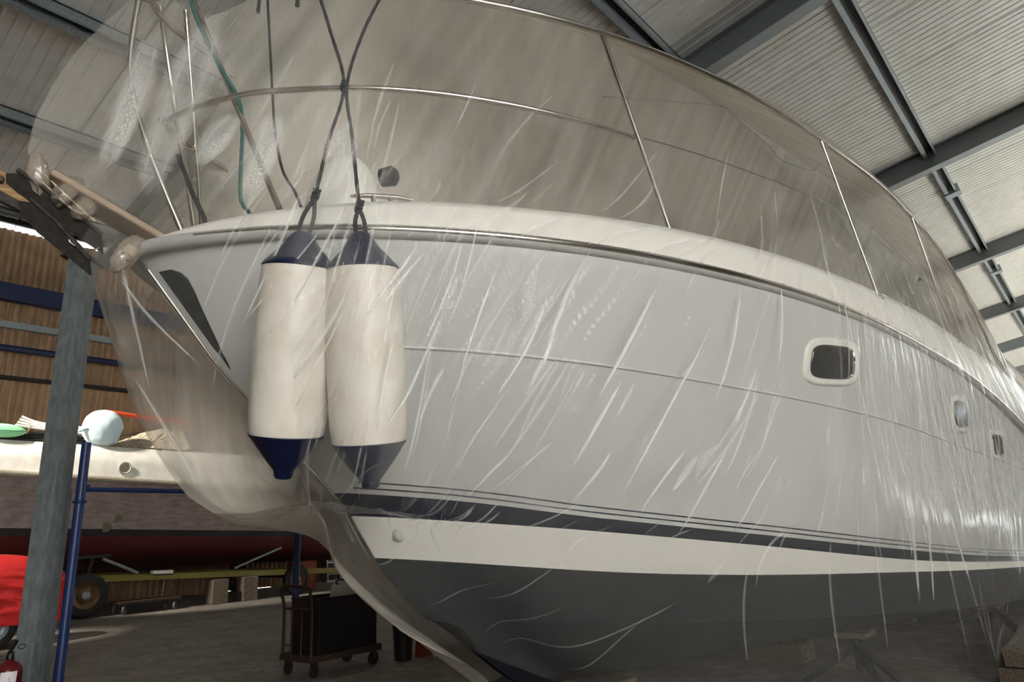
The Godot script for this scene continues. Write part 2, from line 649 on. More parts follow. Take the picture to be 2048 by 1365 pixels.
	# rafters: deep I-beams with stiffeners where the purlins meet them
	for x in [-6.0, 4.9, 10.95, 19.3, 28.4, 37.2, 46.0, 54.9, 63.8]:
		for side in 2:
			var z0 := -16.3 if side == 0 else RIDGE_Z
			var z1 := RIDGE_Z if side == 0 else (21.2 if x > 9.0 else 9.0)
			var a := Vector3(x, roof_y(z0) - 0.14, z0)
			var b := Vector3(x, roof_y(z1) - 0.14, z1)
			var up := Vector3(0, 1, -SLOPE if side == 0 else SLOPE).normalized()
			var m := MB.new()
			m.beam(a, b, 0.03, 0.52, up)
			m.beam(a - up * 0.26, b - up * 0.26, 0.30, 0.03, up, 0.004)
			m.beam(a + up * 0.25, b + up * 0.25, 0.30, 0.03, up, 0.004)
			part(ce, "rafter", m, M.rafter_paint)
	for x in [10.95, 19.3, 28.4, 37.2]:
		for z in [-10.15, -7.5, -4.7, -1.88, 0.9]:
			part(ce, "stiffener", MB.new().box(Vector3(x, roof_y(z) - 0.14, z), Vector3(0.28, 0.5, 0.03), 0.0, Basis(Vector3.RIGHT, -ang)), M.rafter_paint)
	for q in [[19.3, 1.3]]:
		part(ce, "bracket", MB.new().box(Vector3(q[0] - 0.1, roof_y(q[1]) - 0.46, q[1]), Vector3(0.3, 0.08, 0.45), 0.01), M.rafter_paint)
	# side wall of corrugated sheets on rails, open for a hand's breadth below the roof
	var wl := struct("wall_left", Vector3(5, 0, -16.2))
	var bands := [[5.45, 7.57, -16.22], [4.42, 5.56, -16.19], [2.2, 4.52, -16.22], [-0.02, 2.3, -16.19]]
	for bd in bands:
		for i in 12:
			var x := -2.0 + 1.27 * i
			part(wl, "wall_sheet", corrugated(x, x + 1.29, bd[0] + 0.012 * (i % 3), bd[1], bd[2] + 0.004 * (i % 2), 0.127, 0.03), M.sheet_brown)
	part(wl, "wall_sheet", corrugated(-9.9, -1.95, -0.02, 7.57, -16.23, 0.127, 0.03), M.sheet_brown)
	part(wl, "wall_sheet", corrugated(13.2, 67.9, -0.02, 7.57, -16.23, 0.127, 0.03), M.sheet_brown)
	for y in [5.52, 2.25]:
		var g := MB.new()
		g.box(Vector3(29, y, -16.08), Vector3(77.8, 0.13, 0.02), 0.003)
		g.box(Vector3(29, y + 0.06, -16.13), Vector3(77.8, 0.02, 0.10), 0.003)
		g.box(Vector3(29, y - 0.06, -16.13), Vector3(77.8, 0.02, 0.10), 0.003)
		part(wl, "wall_rail", g, M.galvanised)
	part(wl, "wall_rail", MB.new().box(Vector3(29, 4.44, -16.1), Vector3(77.8, 0.08, 0.08), 0.004), M.dark_iron)
	part(wl, "wall_beam", MB.new().box(Vector3(29, 6.17, -16.05), Vector3(77.8, 0.36, 0.16), 0.01), M.blue_beam)
	part(wl, "eave_beam", MB.new().box(Vector3(29, 7.72, -16.02), Vector3(77.8, 0.20, 0.08), 0.004), M.dark_iron)
	part(wl, "wall_pipe", MB.new().rod(Vector3(-9.8, 5.01, -16.0), Vector3(67.8, 5.01, -16.0), 0.065, 14), M.blue_beam)
	for x in [-6.0, 10.95, 19.3, 28.4, 37.2, 46.0, 54.9, 63.8]:
		part(wl, "wall_column", MB.new().box(Vector3(x, 3.7, -16.0), Vector3(0.22, 7.4, 0.24), 0.01), M.rafter_paint)
	# the other walls; the daylight comes in by the wide doorway on the right
	var wr := struct("wall_right", Vector3(19, 0, 9.2))
	part(wr, "wall_panel", MB.new().box(Vector3(-9.0, 4.8, 9.2), Vector3(2.2, 9.6, 0.2)), M.wall_panel)
	part(wr, "wall_panel", MB.new().box(Vector3(-4.4, 8.1, 9.2), Vector3(7.0, 3.0, 0.2)), M.wall_panel)
	part(wr, "wall_panel", MB.new().box(Vector3(-4.4, 0.7, 9.2), Vector3(7.0, 1.4, 0.2)), M.wall_panel)
	part(wr, "wall_panel", MB.new().box(Vector3(4.15, 4.8, 9.2), Vector3(10.1, 9.6, 0.2)), M.wall_panel)
	part(wr, "wall_panel", MB.new().box(Vector3(9.1, 4.8, 15.2), Vector3(0.2, 9.8, 12.2)), M.wall_panel)
	part(wr, "wall_panel", MB.new().box(Vector3(38.6, 3.8, 21.3), Vector3(59.2, 7.6, 0.2)), M.wall_panel)
	var wb := struct("wall_back", Vector3(-10, 0, 2.4))
	part(wb, "wall_panel", MB.new().box(Vector3(-10.0, 3.8, -3.5), Vector3(0.2, 7.6, 25.6)), M.wall_dark)
	part(wb, "gable", MB.new().prism(PackedVector2Array([Vector2(-16.3, 7.5), Vector2(9.3, 7.5), Vector2(9.3, 9.75), Vector2(RIDGE_Z, 10.9)]), Vector3(-10.1, 0, 0), Vector3(0, 0, 1), Vector3.UP, Vector3(0.2, 0, 0)), M.wall_dark)
	var wf := struct("wall_far", Vector3(68, 0, 2.4))
	part(wf, "wall_panel", MB.new().box(Vector3(68.0, 3.8, 2.4), Vector3(0.2, 7.6, 38.0)), M.wall_dark)
	part(wf, "gable", MB.new().prism(PackedVector2Array([Vector2(-16.3, 7.5), Vector2(21.3, 7.5), Vector2(RIDGE_Z, 10.9)]), Vector3(67.9, 0, 0), Vector3(0, 0, 1), Vector3.UP, Vector3(0.2, 0, 0)), M.wall_dark)


# ------------------------------------------------------------------ the yacht

const HT := [[-1.57, 1.6, 0.90, 3.8, 0.95], [-1.3, 1.28, 0.91, 3.8, 0.85], [-1.1, 1.13, 0.94, 3.8, 0.80], [-1.0, 1.06, 0.95, 3.8, 0.80], [-0.40, 0.38, 0.97, 4.0, 0.72], [0.02, 0.0, 1.0, 4.0, 0.72]]
const L_SHEER := [[0.0, 0.0], [0.2, 0.01], [0.5, 0.03], [1.2, 0.05], [2.3, 0.06], [4.8, 0.06], [5.4, 0.03], [6.1, -0.05], [7.0, -0.17], [10.0, -0.32]]
const L_KNUC := [[0.38, -0.37], [1.0, -0.38], [1.5, -0.40], [2.5, -0.45], [3.9, -0.49], [5.5, -0.53], [10.0, -0.60]]
const L_STOP := [[1.0, -0.93], [1.43, -0.98], [1.92, -1.05], [3.1, -1.16], [4.0, -1.22], [5.25, -1.27], [10.0, -1.33]]
const L_SBOT := [[1.08, -1.03], [1.6, -1.08], [2.6, -1.17], [3.9, -1.27], [4.63, -1.30], [10.0, -1.365]]
const L_BOOT := [[1.22, -1.22], [2.26, -1.31], [4.1, -1.35], [6.0, -1.375], [10.0, -1.40]]
const L_CHIN := [[1.6, -1.52], [2.5, -1.56], [4.0, -1.58], [6.0, -1.62], [10.0, -1.62]]
const L_DECK := [[0.0, 0.03], [0.14, 0.08], [0.26, 0.115], [0.41, 0.145], [0.62, 0.18], [0.76, 0.20], [1.24, 0.23], [1.99, 0.27], [2.58, 0.29], [3.86, 0.35], [4.71, 0.40], [6.0, 0.36], [10.0, 0.3]]
const LEN := 10.0


func hrow(v: float) -> Array:
	if v <= HT[0][0]:
		return HT[0]
	for i in HT.size() - 1:
		if v <= HT[i + 1][0]:
			var f: float = (v - HT[i][0]) / (HT[i + 1][0] - HT[i][0])
			var r := [v]
			for k in range(1, 5):
				r.append(lerpf(HT[i][k], HT[i + 1][k], f))
			return r
	return [v, 0.0, 1.0, 4.0, 0.72]


func plan(s: float, s0: float, k: float, l: float, e: float) -> float:
	var u := clampf((s - s0) / l, 0.0, 1.0)
	return 1.6 * k * pow(1.0 - pow(1.0 - u, 2.3), e) * (1.0 - 0.07 * smoothstep(6.0, 10.0, s))


func half(s: float, v: float) -> float:                 # half-breadth of the hull
	var r := hrow(v)
	return plan(s, r[1], r[2], r[3], r[4])


func sheer_w(s: float) -> float:
	return plan(s, 0.0, 1.0, 4.0, 0.72)


func rail_w(s: float) -> float:
	return maxf(0.0, sheer_w(s - 0.05) - 0.1 * smoothstep(0.0, 0.5, s))


func hull_band(top: Array, bot: Array, nr: int, side: float) -> MB:
	var nc := 90
	var p := PackedVector3Array()
	for j in nr + 1:
		for i in nc:
			var g := pow(float(i) / (nc - 1), 1.9)
			var s := 0.0
			var v := 0.0
			for it in 5:
				v = lerpf(tab(top, s), tab(bot, s), float(j) / nr)
				s = hrow(v)[1] + (LEN - hrow(v)[1]) * g
			p.append(Y(s, side * half(s, v), v))
	return MB.new().grid(p, nc, nr + 1, PackedVector2Array(), side < 0)


func both(parent: Node3D, called: String, m: Material, f: Callable, label := "") -> void:
	for side in [1.0, -1.0]:
		part(parent, called, f.call(side), m, label)


func patch(outline: Array, off: float, thick := 0.0) -> MB:      # a plate laid on the port side; outline in (s, v)
	var c := Vector2.ZERO
	for q in outline:
		c += q / outline.size()
	var m := MB.new()
	var n := outline.size()
	var p := PackedVector3Array()
	var rings := 9
	for j in rings + 1:
		for i in n + 1:
			var f := minf(1.0, 0.02 + float(j) / (rings - 1))
			var q: Vector2 = c + (outline[i % n] - c) * f
			p.append(Y(q.x, half(q.x, q.y) + (off if j < rings else -0.01), q.y))
	m.grid(p, n + 1, rings + 1)
	if m.n[n * 4].dot(AN) < 0.0:
		m = MB.new().grid(p, n + 1, rings + 1, PackedVector2Array(), true)
	return m


func rounded(c: Vector2, hx: float, hy: float, pw: float, tilt: float, n := 36) -> Array:
	var r := []
	for i in n:
		var a := TAU * i / n
		var q := Vector2(hx * signf(cos(a)) * pow(absf(cos(a)), pw), hy * signf(sin(a)) * pow(absf(sin(a)), pw))
		r.append(c + q + Vector2(0, q.x * tilt))
	return r


func make_yacht() -> void:
	var t := thing("motor_yacht", "white motor yacht with navy stripe and bottom, wrapped in clear plastic film", "yacht", Y(5.0, 0, -1.9))
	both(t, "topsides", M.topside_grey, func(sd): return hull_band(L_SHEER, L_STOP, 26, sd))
	both(t, "hull_stripe", M.navy, func(sd): return hull_band(L_STOP, L_SBOT, 3, sd), "navy stripe above the waterline")
	both(t, "waterline_band", M.gelcoat_white, func(sd): return hull_band(L_SBOT, L_BOOT, 4, sd))
	both(t, "hull_bottom", M.antifoul, func(sd):
		var m := hull_band(L_BOOT, L_CHIN, 6, sd)
		var p := PackedVector3Array()
		var nc := 60
		for j in 7:
			for i in nc:
				var g := pow(float(i) / (nc - 1), 1.7)
				var s0: float = lerpf(1.55, 1.83, j / 6.0)
				var s := s0 + (LEN - s0) * g
				var f := j / 6.0
				var kv := tab([[1.6, -1.56], [1.83, -1.69], [2.14, -1.87], [2.6, -1.9], [10.0, -1.9]], s)
				p.append(Y(s, sd * lerpf(half(s, tab(L_CHIN, s)), 0.02, f), lerpf(tab(L_CHIN, s), kv, f)))
		m.grid(p, nc, 7, PackedVector2Array(), sd < 0)
		return m, "dark blue underwater body")
	both(t, "bulwark", M.gelcoat_white, func(sd):
		var p := PackedVector3Array()
		var nc := 90
		for j in 7:
			for i in nc:
				var s := LEN * pow(float(i) / (nc - 1), 1.9)
				var v0 := tab(L_SHEER, s)
				var v1 := tab(L_DECK, s)
				var f := minf(1.0, j / 5.0)
				var w := maxf(0.0, sheer_w(s) - 0.045 * f * f - (0.10 if j == 6 else 0.0))
				p.append(Y(s, sd * w, lerpf(v0, v1, f) + (0.008 if j == 6 else 0.0)))
		return MB.new().grid(p, nc, 7, PackedVector2Array(), sd > 0))
	# deck
	var dp := PackedVector3Array()
	for j in 9:
		for i in 60:
			var s := 0.05 + (LEN - 0.05) * pow(i / 59.0, 1.5)
			dp.append(Y(s, maxf(0.0, sheer_w(s) - 0.12) * (j / 4.0 - 1.0), minf(tab(L_DECK, s), 0.2) - 0.03))
	part(t, "deck", MB.new().grid(dp, 60, 9, PackedVector2Array(), true), M.deck_white)
	# transom
	var tp := PackedVector2Array()
	for q in [[0.02, -1.9], [half(LEN, -1.62), -1.62], [half(LEN, -1.0), -1.0], [half(LEN, -0.3), -0.3], [half(LEN, -0.3) - 0.05, 0.3]]:
		tp.append(Vector2(q[0], q[1]))
	for i in range(4, -1, -1):
		tp.append(Vector2(-tp[i].x, tp[i].y))
	part(t, "transom", MB.new().prism(tp, Y(LEN - 0.03, 0, 0), AN, AV, AB * 0.03), M.gelcoat_white)
	# rub rail: grey fender strip with a steel half-round, screws along it
	both(t, "rub_rail", M.rubber_grey, func(sd):
		var q := PackedVector3Array()
		for i in 90:
			var s := LEN * pow(i / 89.0, 1.9)
			q.append(Y(s, sd * (sheer_w(s) + 0.002), tab(L_SHEER, s)))
		return MB.new().tube(q, 0.03, 10))
	for side in [1.0, -1.0]:
		var q := PackedVector3Array()
		for i in 90:
			var s := LEN * pow(i / 89.0, 1.9)
			q.append(Y(s, side * (sheer_w(s) + 0.022), tab(L_SHEER, s) + 0.004))
		var strip := part(t, "steel_strip", MB.new().tube(q, 0.0165, 10), M.steel, "steel half-round strip")
		if side > 0:
			for i in 16:
				var s := 0.35 + i * 0.28
				part(strip, "screw", MB.new().lathe(Y(s, sheer_w(s) + 0.034, tab(L_SHEER, s) + 0.012), Y(0, 1, 0) - SO, [[0.008, 0.0], [0.007, 0.004], [0.001, 0.006]], 8), M.steel_dull)
	# lines drawn along the side
	both(t, "knuckle", M.topside_grey, func(sd):
		var q := PackedVector3Array()
		for i in 70:
			var s := 0.45 + (LEN - 0.45) * pow(i / 69.0, 1.6)
			var v := tab(L_KNUC, s)
			q.append(Y(s, sd * (half(s, v) + 0.001), v))
		return MB.new().tube(q, 0.007, 8))
	for dv in [0.022, 0.045]:
		var q := PackedVector3Array()
		for i in 70:
			var s := 1.02 + (LEN - 1.02) * pow(i / 69.0, 1.6)
			var v: float = tab(L_STOP, s) + dv
			q.append(Y(s, half(s, v) + 0.001, v))
		part(t, "pinstripe", MB.new().tube(q, 0.0035, 6), M.navy)
	# stem: bright steel edge and the polished plates either side of it
	var sp := PackedVector3Array()
	for i in 30:
		var v := lerpf(-0.06, -0.95, i / 29.0)
		sp.append(Y(hrow(v)[1] - 0.004, 0, v))
	part(t, "stem_band", MB.new().tube(sp, 0.009, 8), M.steel, "bright steel band down the stem")
	var out := [Vector2(0.061, -0.106), Vector2(0.08, -0.082), Vector2(0.097, -0.075), Vector2(0.124, -0.075), Vector2(0.154, -0.089), Vector2(0.183, -0.113), Vector2(0.214, -0.152), Vector2(0.264, -0.221), Vector2(0.324, -0.301), Vector2(0.383, -0.379), Vector2(0.411, -0.412), Vector2(0.421, -0.43), Vector2(0.414, -0.436), Vector2(0.395, -0.424), Vector2(0.311, -0.352), Vector2(0.243, -0.292), Vector2(0.174, -0.228), Vector2(0.107, -0.162)]
	for i in out.size():      # keep it just aft of the stem line
		out[i].x = maxf(out[i].x, hrow(out[i].y)[1] + 0.012)
	part(t, "anchor_plate", patch(out, 0.004), M.dark_polished, "dark polished plate beside the stem")
	# portlights
	var ports := [[3.11, -0.237, 0.265, 0.128, 0.10], [5.13, -0.285, 0.20, 0.135, 0.06], [6.07, -0.42, 0.19, 0.125, 0.05]]
	for q in ports:
		var c := Vector2(q[0], q[1])
		var fr := part(t, "portlight", patch(rounded(c, q[2], q[3], 0.55, q[4]), 0.012), M.gelcoat_white, "raised rounded surround of a portlight")
		part(fr, "glass", patch(rounded(c + Vector2(-0.01, -0.005), q[2] * 0.79, q[3] * 0.70, 0.5, q[4]), 0.017), M.dark_glass)
	var bt := Vector2(1.25, -1.115)
	part(t, "thruster_fitting", MB.new().lathe(Y(bt.x, half(bt.x, bt.y) - 0.01, bt.y), AN, [[0.001, 0.016], [0.022, 0.015], [0.03, 0.01], [0.034, 0.0]].map(func(a): return [a[0], a[1]]), 16), M.rubber_grey)
	# bow platform, carrying the anchor
	var pl := MB.new()
	pl.box(Y(-0.09, 0.02, 0.125), Vector3(0.52, 0.035, 0.15), 0.012, Basis(AB, AV, AN) * Basis(Vector3(0, 0, 1), -0.33))
	part(t, "bow_platform", pl, M.platform_beige, "pale bow platform ahead of the stem")
	# windlass dome, cleat, cabin
	part(t, "deck_dome", MB.new().lathe(Y(0.80, 0.27, 0.15), AV, dome(0.185, 0.50)), M.gelcoat_white, "white domed locker on the foredeck")
	part(t, "searchlight", MB.new().lathe(Y(0.93, 0.36, 0.55), AN + AB * 0.6, [[0.02, 0.0], [0.045, 0.01], [0.05, 0.07], [0.03, 0.09], [0.001, 0.092]], 16), M.rope_dark)
	for q in [[0.74, 0.70], [4.2, 1.5]]:
		var base := Y(q[0], q[1], tab(L_DECK, q[0]) + 0.01)
		var d := Y(q[0] + 0.1, sheer_w(q[0] + 0.1) - 0.1, 0) - Y(q[0] - 0.1, sheer_w(q[0] - 0.1) - 0.1, 0)
		d = d.normalized()
		var cl := MB.new()
		cl.tube(PackedVector3Array([base - d * 0.13 + AV * 0.022, base - d * 0.06 + AV * 0.03, base + d * 0.06 + AV * 0.03, base + d * 0.13 + AV * 0.022]), PackedFloat32Array([0.006, 0.011, 0.011, 0.006]), 10)
		cl.lathe(base - d * 0.035 - AV * 0.012, AV, [[0.017, 0.0], [0.011, 0.015], [0.011, 0.045]], 12)
		cl.lathe(base + d * 0.035 - AV * 0.012, AV, [[0.017, 0.0], [0.011, 0.015], [0.011, 0.045]], 12)
		part(t, "mooring_cleat", cl, M.steel)
	var cab := PackedVector3Array()
	var outline := []
	for i in 25:
		var a := PI * i / 24.0
		outline.append(Vector2(5.6 - 1.6 * sin(a) * (1.0 if true else 0.0), -0.85 * cos(a)))
	outline.push_front(Vector2(9.2, -0.9))
	outline.append(Vector2(9.2, 0.9))
	for j in 4:
		for q in outline:
			var f: float = [0.0, 0.85, 0.97, 1.0][j]
			var k: float = [1.0, 0.86, 0.80, 0.0][j]
			cab.append(Y(6.4 + (q.x - 6.4) * k, q.y * k, 0.1 + 0.62 * f))
	part(t, "cabin_trunk", MB.new().grid(cab, outline.size(), 4, PackedVector2Array(), false), M.gelcoat_white)
	# rails
	var top := []
	for i in range(-44, 45):
		var s := 7.8 * pow(absf(i) / 44.0, 1.7)
		var v := tab([[0.0, 1.30], [0.3, 1.34], [1.2, 1.36], [3.5, 1.35], [4.6, 1.41], [5.2, 1.36], [5.8, 1.27], [6.4, 1.0], [7.0, 0.63], [7.8, 0.34]], s)
		var fw := exp(-pow(s / 0.22, 2.0))
		top.append(Y(s - 0.14 * fw, signf(i) * minf(rail_w(s), 1.5), v - 0.08 * fw))
	var rail := part(t, "top_rail", MB.new().tube(PackedVector3Array(top), 0.0165, 12), M.steel, "bright steel top rail around the bow")
	rail.set_meta("label", "bright steel top rail around the bow")
	for side in [1.0, -1.0]:
		var mid := []
		for i in 40:
			var s := 0.02 + 1.86 * pow(i / 39.0, 1.4)
			mid.append(Y(s, side * rail_w(s), tab([[0.0, 0.63], [0.15, 0.69], [0.3, 0.745], [0.6, 0.79], [1.3, 0.80], [1.88, 0.772]], s)))
		part(t, "mid_rail", MB.new().tube(PackedVector3Array(mid), 0.0135, 10), M.steel)
		var wire := []
		for i in 30:
			var s := lerpf(1.9, 7.0, i / 29.0)
			wire.append(Y(s, side * minf(rail_w(s) + 0.02, 1.5), tab([[1.9, 0.77], [2.66, 0.79], [3.8, 0.86], [5.2, 0.80], [7.0, 0.5]], s)))
		part(t, "guard_wire", MB.new().tube(PackedVector3Array(wire), 0.003, 6), M.steel_dull)
		for q in [[1.729, 1.148, 1.345, 1.991, 1.281, 0.26], [3.53, 1.49, 1.35, 3.89, 1.55, 0.33], [5.2, 1.5, 1.36, 5.55, 1.54, 0.36], [0.067, 0.045, 1.30, 0.431, 0.431, 0.15]]:
			var st := MB.new()
			st.rod(Y(q[0], side * q[1], q[2]), Y(q[3], side * q[4], q[5]), 0.0135, 10)
			var po := part(t, "stanchion", st, M.steel)
			part(po, "foot", MB.new().lathe(Y(q[3], side * q[4], q[5] - 0.02), AV, [[0.03, 0.0], [0.03, 0.012], [0.018, 0.03]], 12), M.steel)
	var leg := spline([Y(0.176, 0.03, 0.12), Y(-0.01, 0.0, 0.50), Y(-0.12, -0.02, 0.84), Y(-0.14, 0.0, 1.22)], 8)
	part(t, "pulpit_leg", MB.new().tube(leg, 0.0135, 10), M.steel)
	leg = spline([Y(0.30, -0.14, 0.12), Y(0.10, -0.205, 0.95), Y(-0.03, -0.10, 1.3)], 8)
	part(t, "pulpit_leg", MB.new().tube(leg, 0.0135, 10), M.steel)


func dome(r: float, h: float) -> Array:
	var p := [[r * 0.98, 0.0], [r, h * 0.3]]
	for i in 9:
		var a := PI * 0.5 * (i + 1) / 9.0
		p.append([maxf(r * cos(a), 0.001), h * 0.3 + h * 0.7 * sin(a)])
	return p


# ------------------------------------------------------------------ fenders, anchor, ropes

func make_fenders() -> void:
	var spots := [[Y(0.396, 0.719, -0.045), Y(0.500, 0.500, -0.93), "cream white cylinder fender with blue ends, the left of the hanging pair", Y(0.425, 0.72, 0.06)],
		[Y(0.556, 0.867, -0.05), Y(0.735, 0.727, -0.97), "cleaner white cylinder fender with blue ends, the right one showing its bottom eye", Y(0.555, 0.835, 0.04)]]
	for q in spots:
		var a: Vector3 = q[1]
		var b: Vector3 = q[0]
		var ax := (b - a).normalized()
		var l := a.distance_to(b)
		var f := thing("boat_fender", q[2], "fender", a, "pair of fenders hanging at the bow")
		var lo := 0.175 * l
		var hi := 0.85 * l
		part(f, "barrel", MB.new().lathe(a, ax, [[0.118, lo - 0.012], [0.130, lo - 0.004], [0.1335, lo + 0.006], [0.139, lo + 0.05], [0.143, l * 0.4], [0.143, l * 0.6], [0.139, hi - 0.06], [0.137, hi - 0.052], [0.137, hi - 0.048], [0.136, hi - 0.03], [0.1335, hi - 0.006], [0.130, hi + 0.004], [0.118, hi + 0.012]], 40), M.fender_white)
		var side := ax.cross(Vector3(0.66, 0, 0.75)).normalized()
		part(f, "bottom_cap", MB.new().lathe(a, ax, [[0.001, 0.0], [0.026, 0.0], [0.032, 0.006], [0.037, 0.03], [0.062, 0.06], [0.103, 0.115], [0.123, lo - 0.018], [0.1355, lo - 0.003], [0.136, lo], [0.130, lo + 0.001]], 40, 1.0, side), M.fender_blue)
		part(f, "top_cap", MB.new().lathe(a, ax, [[0.130, hi - 0.001], [0.136, hi], [0.1355, hi + 0.004], [0.128, hi + 0.016], [0.104, hi + 0.042], [0.066, hi + 0.085], [0.044, hi + 0.12], [0.032, l - 0.006], [0.026, l], [0.001, l]], 40, 1.0, side), M.fender_blue)
		for k in 5:       # moulded ribs on the end cones
			var ang := TAU * (k + 0.3) / 5.0
			var d := side * cos(ang) + ax.cross(side) * sin(ang) * 0.9
			part(f, "moulded_rib", MB.new().tube(PackedVector3Array([a + ax * 0.02 + d * 0.028, a + ax * 0.065 + d * 0.063, a + ax * 0.115 + d * 0.101]), PackedFloat32Array([0.006, 0.005, 0.002]), 8), M.fender_blue)
		var eye := a + ax * 0.022
		var fw := Vector3(-0.5, 0.2, 0.8).normalized()
		var tt := PackedVector3Array()
		for k in 13:
			var ang := TAU * k / 12.0
			tt.append(eye + fw * 0.035 + ax * 0.014 * sin(ang) + ax.cross(fw).normalized() * 0.007 * cos(ang))
		part(f, "eye", MB.new().tube(tt, 0.0035, 6, true), M.fender_white)


func rope(called: String, label: String, pts: Array, r: float, m: Material, group: String, knots := []) -> void:
	var p := spline(pts, 14)
	var rr := PackedFloat32Array()
	for i in p.size():
		rr.append(r * (1.0 + 0.10 * sin(i * 1.9)))
	var t := thing(called, label, "rope", pts[pts.size() - 1], group)
	part(t, "line", MB.new().tube(p, rr, 8), m)
	for k in knots:
		var mb := MB.new()
		for j in 3:
			var c: Vector3 = k + Vector3(0.004 * (j - 1), 0.016 * (j - 1), 0.003)
			var ring := PackedVector3Array()
			for i in 13:
				var a := TAU * i / 12.0
				ring.append(c + Vector3(cos(a) * r * 1.5, sin(a) * r * (0.9 - 0.5 * j) + 0.004 * cos(a * 2.0), sin(a) * r * 1.5))
			mb.tube(ring, r * 0.85, 8, true)
		part(t, "knot", mb, m)


func make_ropes() -> void:
	var g := "dark lashing lines on the bow rail"
	var k := Y(0.60, 0.545, 0.80)
	rope("fender_rope", "dark rope from the mid rail down to the left fender, knotted above it", [Y(0.45, 0.50, 1.33), Y(0.53, 0.53, 1.08), k + AN * 0.02, Y(0.50, 0.66, 0.42), Y(0.425, 0.735, 0.10)], 0.0075, M.rope_dark, g, [Y(0.43, 0.73, 0.12), k + AN * 0.02])
	rope("fender_rope", "dark rope from the mid rail down to the right fender, knotted beside the cleat", [Y(0.72, 0.66, 1.33), Y(0.66, 0.60, 1.1), k + AN * 0.03 + AB * 0.01, Y(0.585, 0.70, 0.45), Y(0.555, 0.845, 0.06)], 0.0075, M.rope_dark, g, [Y(0.553, 0.845, 0.07)])
	# the loops through the fender eyes
	for q in [[Y(0.425, 0.735, 0.10), Y(0.396, 0.719, -0.06), "black rope loop through the top of the left fender"], [Y(0.555, 0.845, 0.06), Y(0.556, 0.867, -0.065), "black rope loop through the top of the right fender"]]:
		var a: Vector3 = q[0]
		var b: Vector3 = q[1]
		var sd := AB * 0.02
		rope("rope_loop", q[2], [a, (a + b) * 0.5 + sd, b + sd * 0.8, b - sd * 0.8, (a + b) * 0.5 - sd, a + Vector3(0.002, 0.003, 0)], 0.008, M.rope_dark, "loops at the fender tops")
	rope("lashing_line", "thin dark line falling from the top rail to the foredeck left of the fenders", [Y(0.301, 0.321, 1.34), Y(0.36, 0.30, 1.0), Y(0.389, 0.294, 0.82), Y(0.415, 0.305, 0.617), Y(0.456, 0.331, 0.419), Y(0.50, 0.384, 0.30), Y(0.54, 0.40, 0.20)], 0.006, M.rope_dark, g)
	rope("lashing_line", "short dark strap end hanging from the top rail, the left of two", [Y(0.28, 0.33, 1.34), Y(0.275, 0.325, 1.24), Y(0.275, 0.325, 1.16)], 0.008, M.rope_dark, g)
	rope("lashing_line", "short dark strap end hanging from the top rail, the right of two", [Y(0.40, 0.44, 1.345), Y(0.405, 0.44, 1.26), Y(0.405, 0.44, 1.2)], 0.01, M.rope_dark, g)
	rope("lashing_line", "dark rope slanting down behind the front rail leg to the foredeck", [Y(0.12, -0.02, 0.52), Y(0.2, -0.02, 0.36), Y(0.26, 0.0, 0.24), Y(0.27, 0.03, 0.12)], 0.011, M.rope_dark, g)
	rope("mooring_line", "green rope hanging loosely beside the leaning front stanchion", [Y(0.02, 0.116, 1.30), Y(0.06, 0.13, 1.17), Y(0.121, 0.147, 1.041), Y(0.184, 0.21, 0.876), Y(0.252, 0.275, 0.715), Y(0.29, 0.258, 0.589), Y(0.308, 0.25, 0.374), Y(0.33, 0.25, 0.24), Y(0.40, 0.30, 0.16)], 0.0085, M.rope_green, g)


func blade(a: Vector3, b: Vector3, face: Vector3, w0: float, w1: float, cut: float, th: float) -> MB:
	var d := (b - a)
	var x := d.normalized()
	var y := face.cross(x).normalized()
	var l := d.length()
	var poly := PackedVector2Array([Vector2(0, -w0 * 0.35), Vector2(l * 0.3, -w0 * 0.5), Vector2(l, -w1), Vector2(l - cut, w1), Vector2(l * 0.35, w0 * 0.5), Vector2(0.02, w0 * 0.42), Vector2(-0.02, 0.0)])
	var z := x.cross(y).normalized()
	var m := MB.new().prism(poly, a - z * th * 0.5, x, y, z * th)
	# rolled edge along one side
	m.tube(PackedVector3Array([a + y * w0 * 0.42, a + x * l * 0.35 + y * w0 * 0.48, a + x * (l - cut) + y * w1]), th * 0.8, 8)
	return m


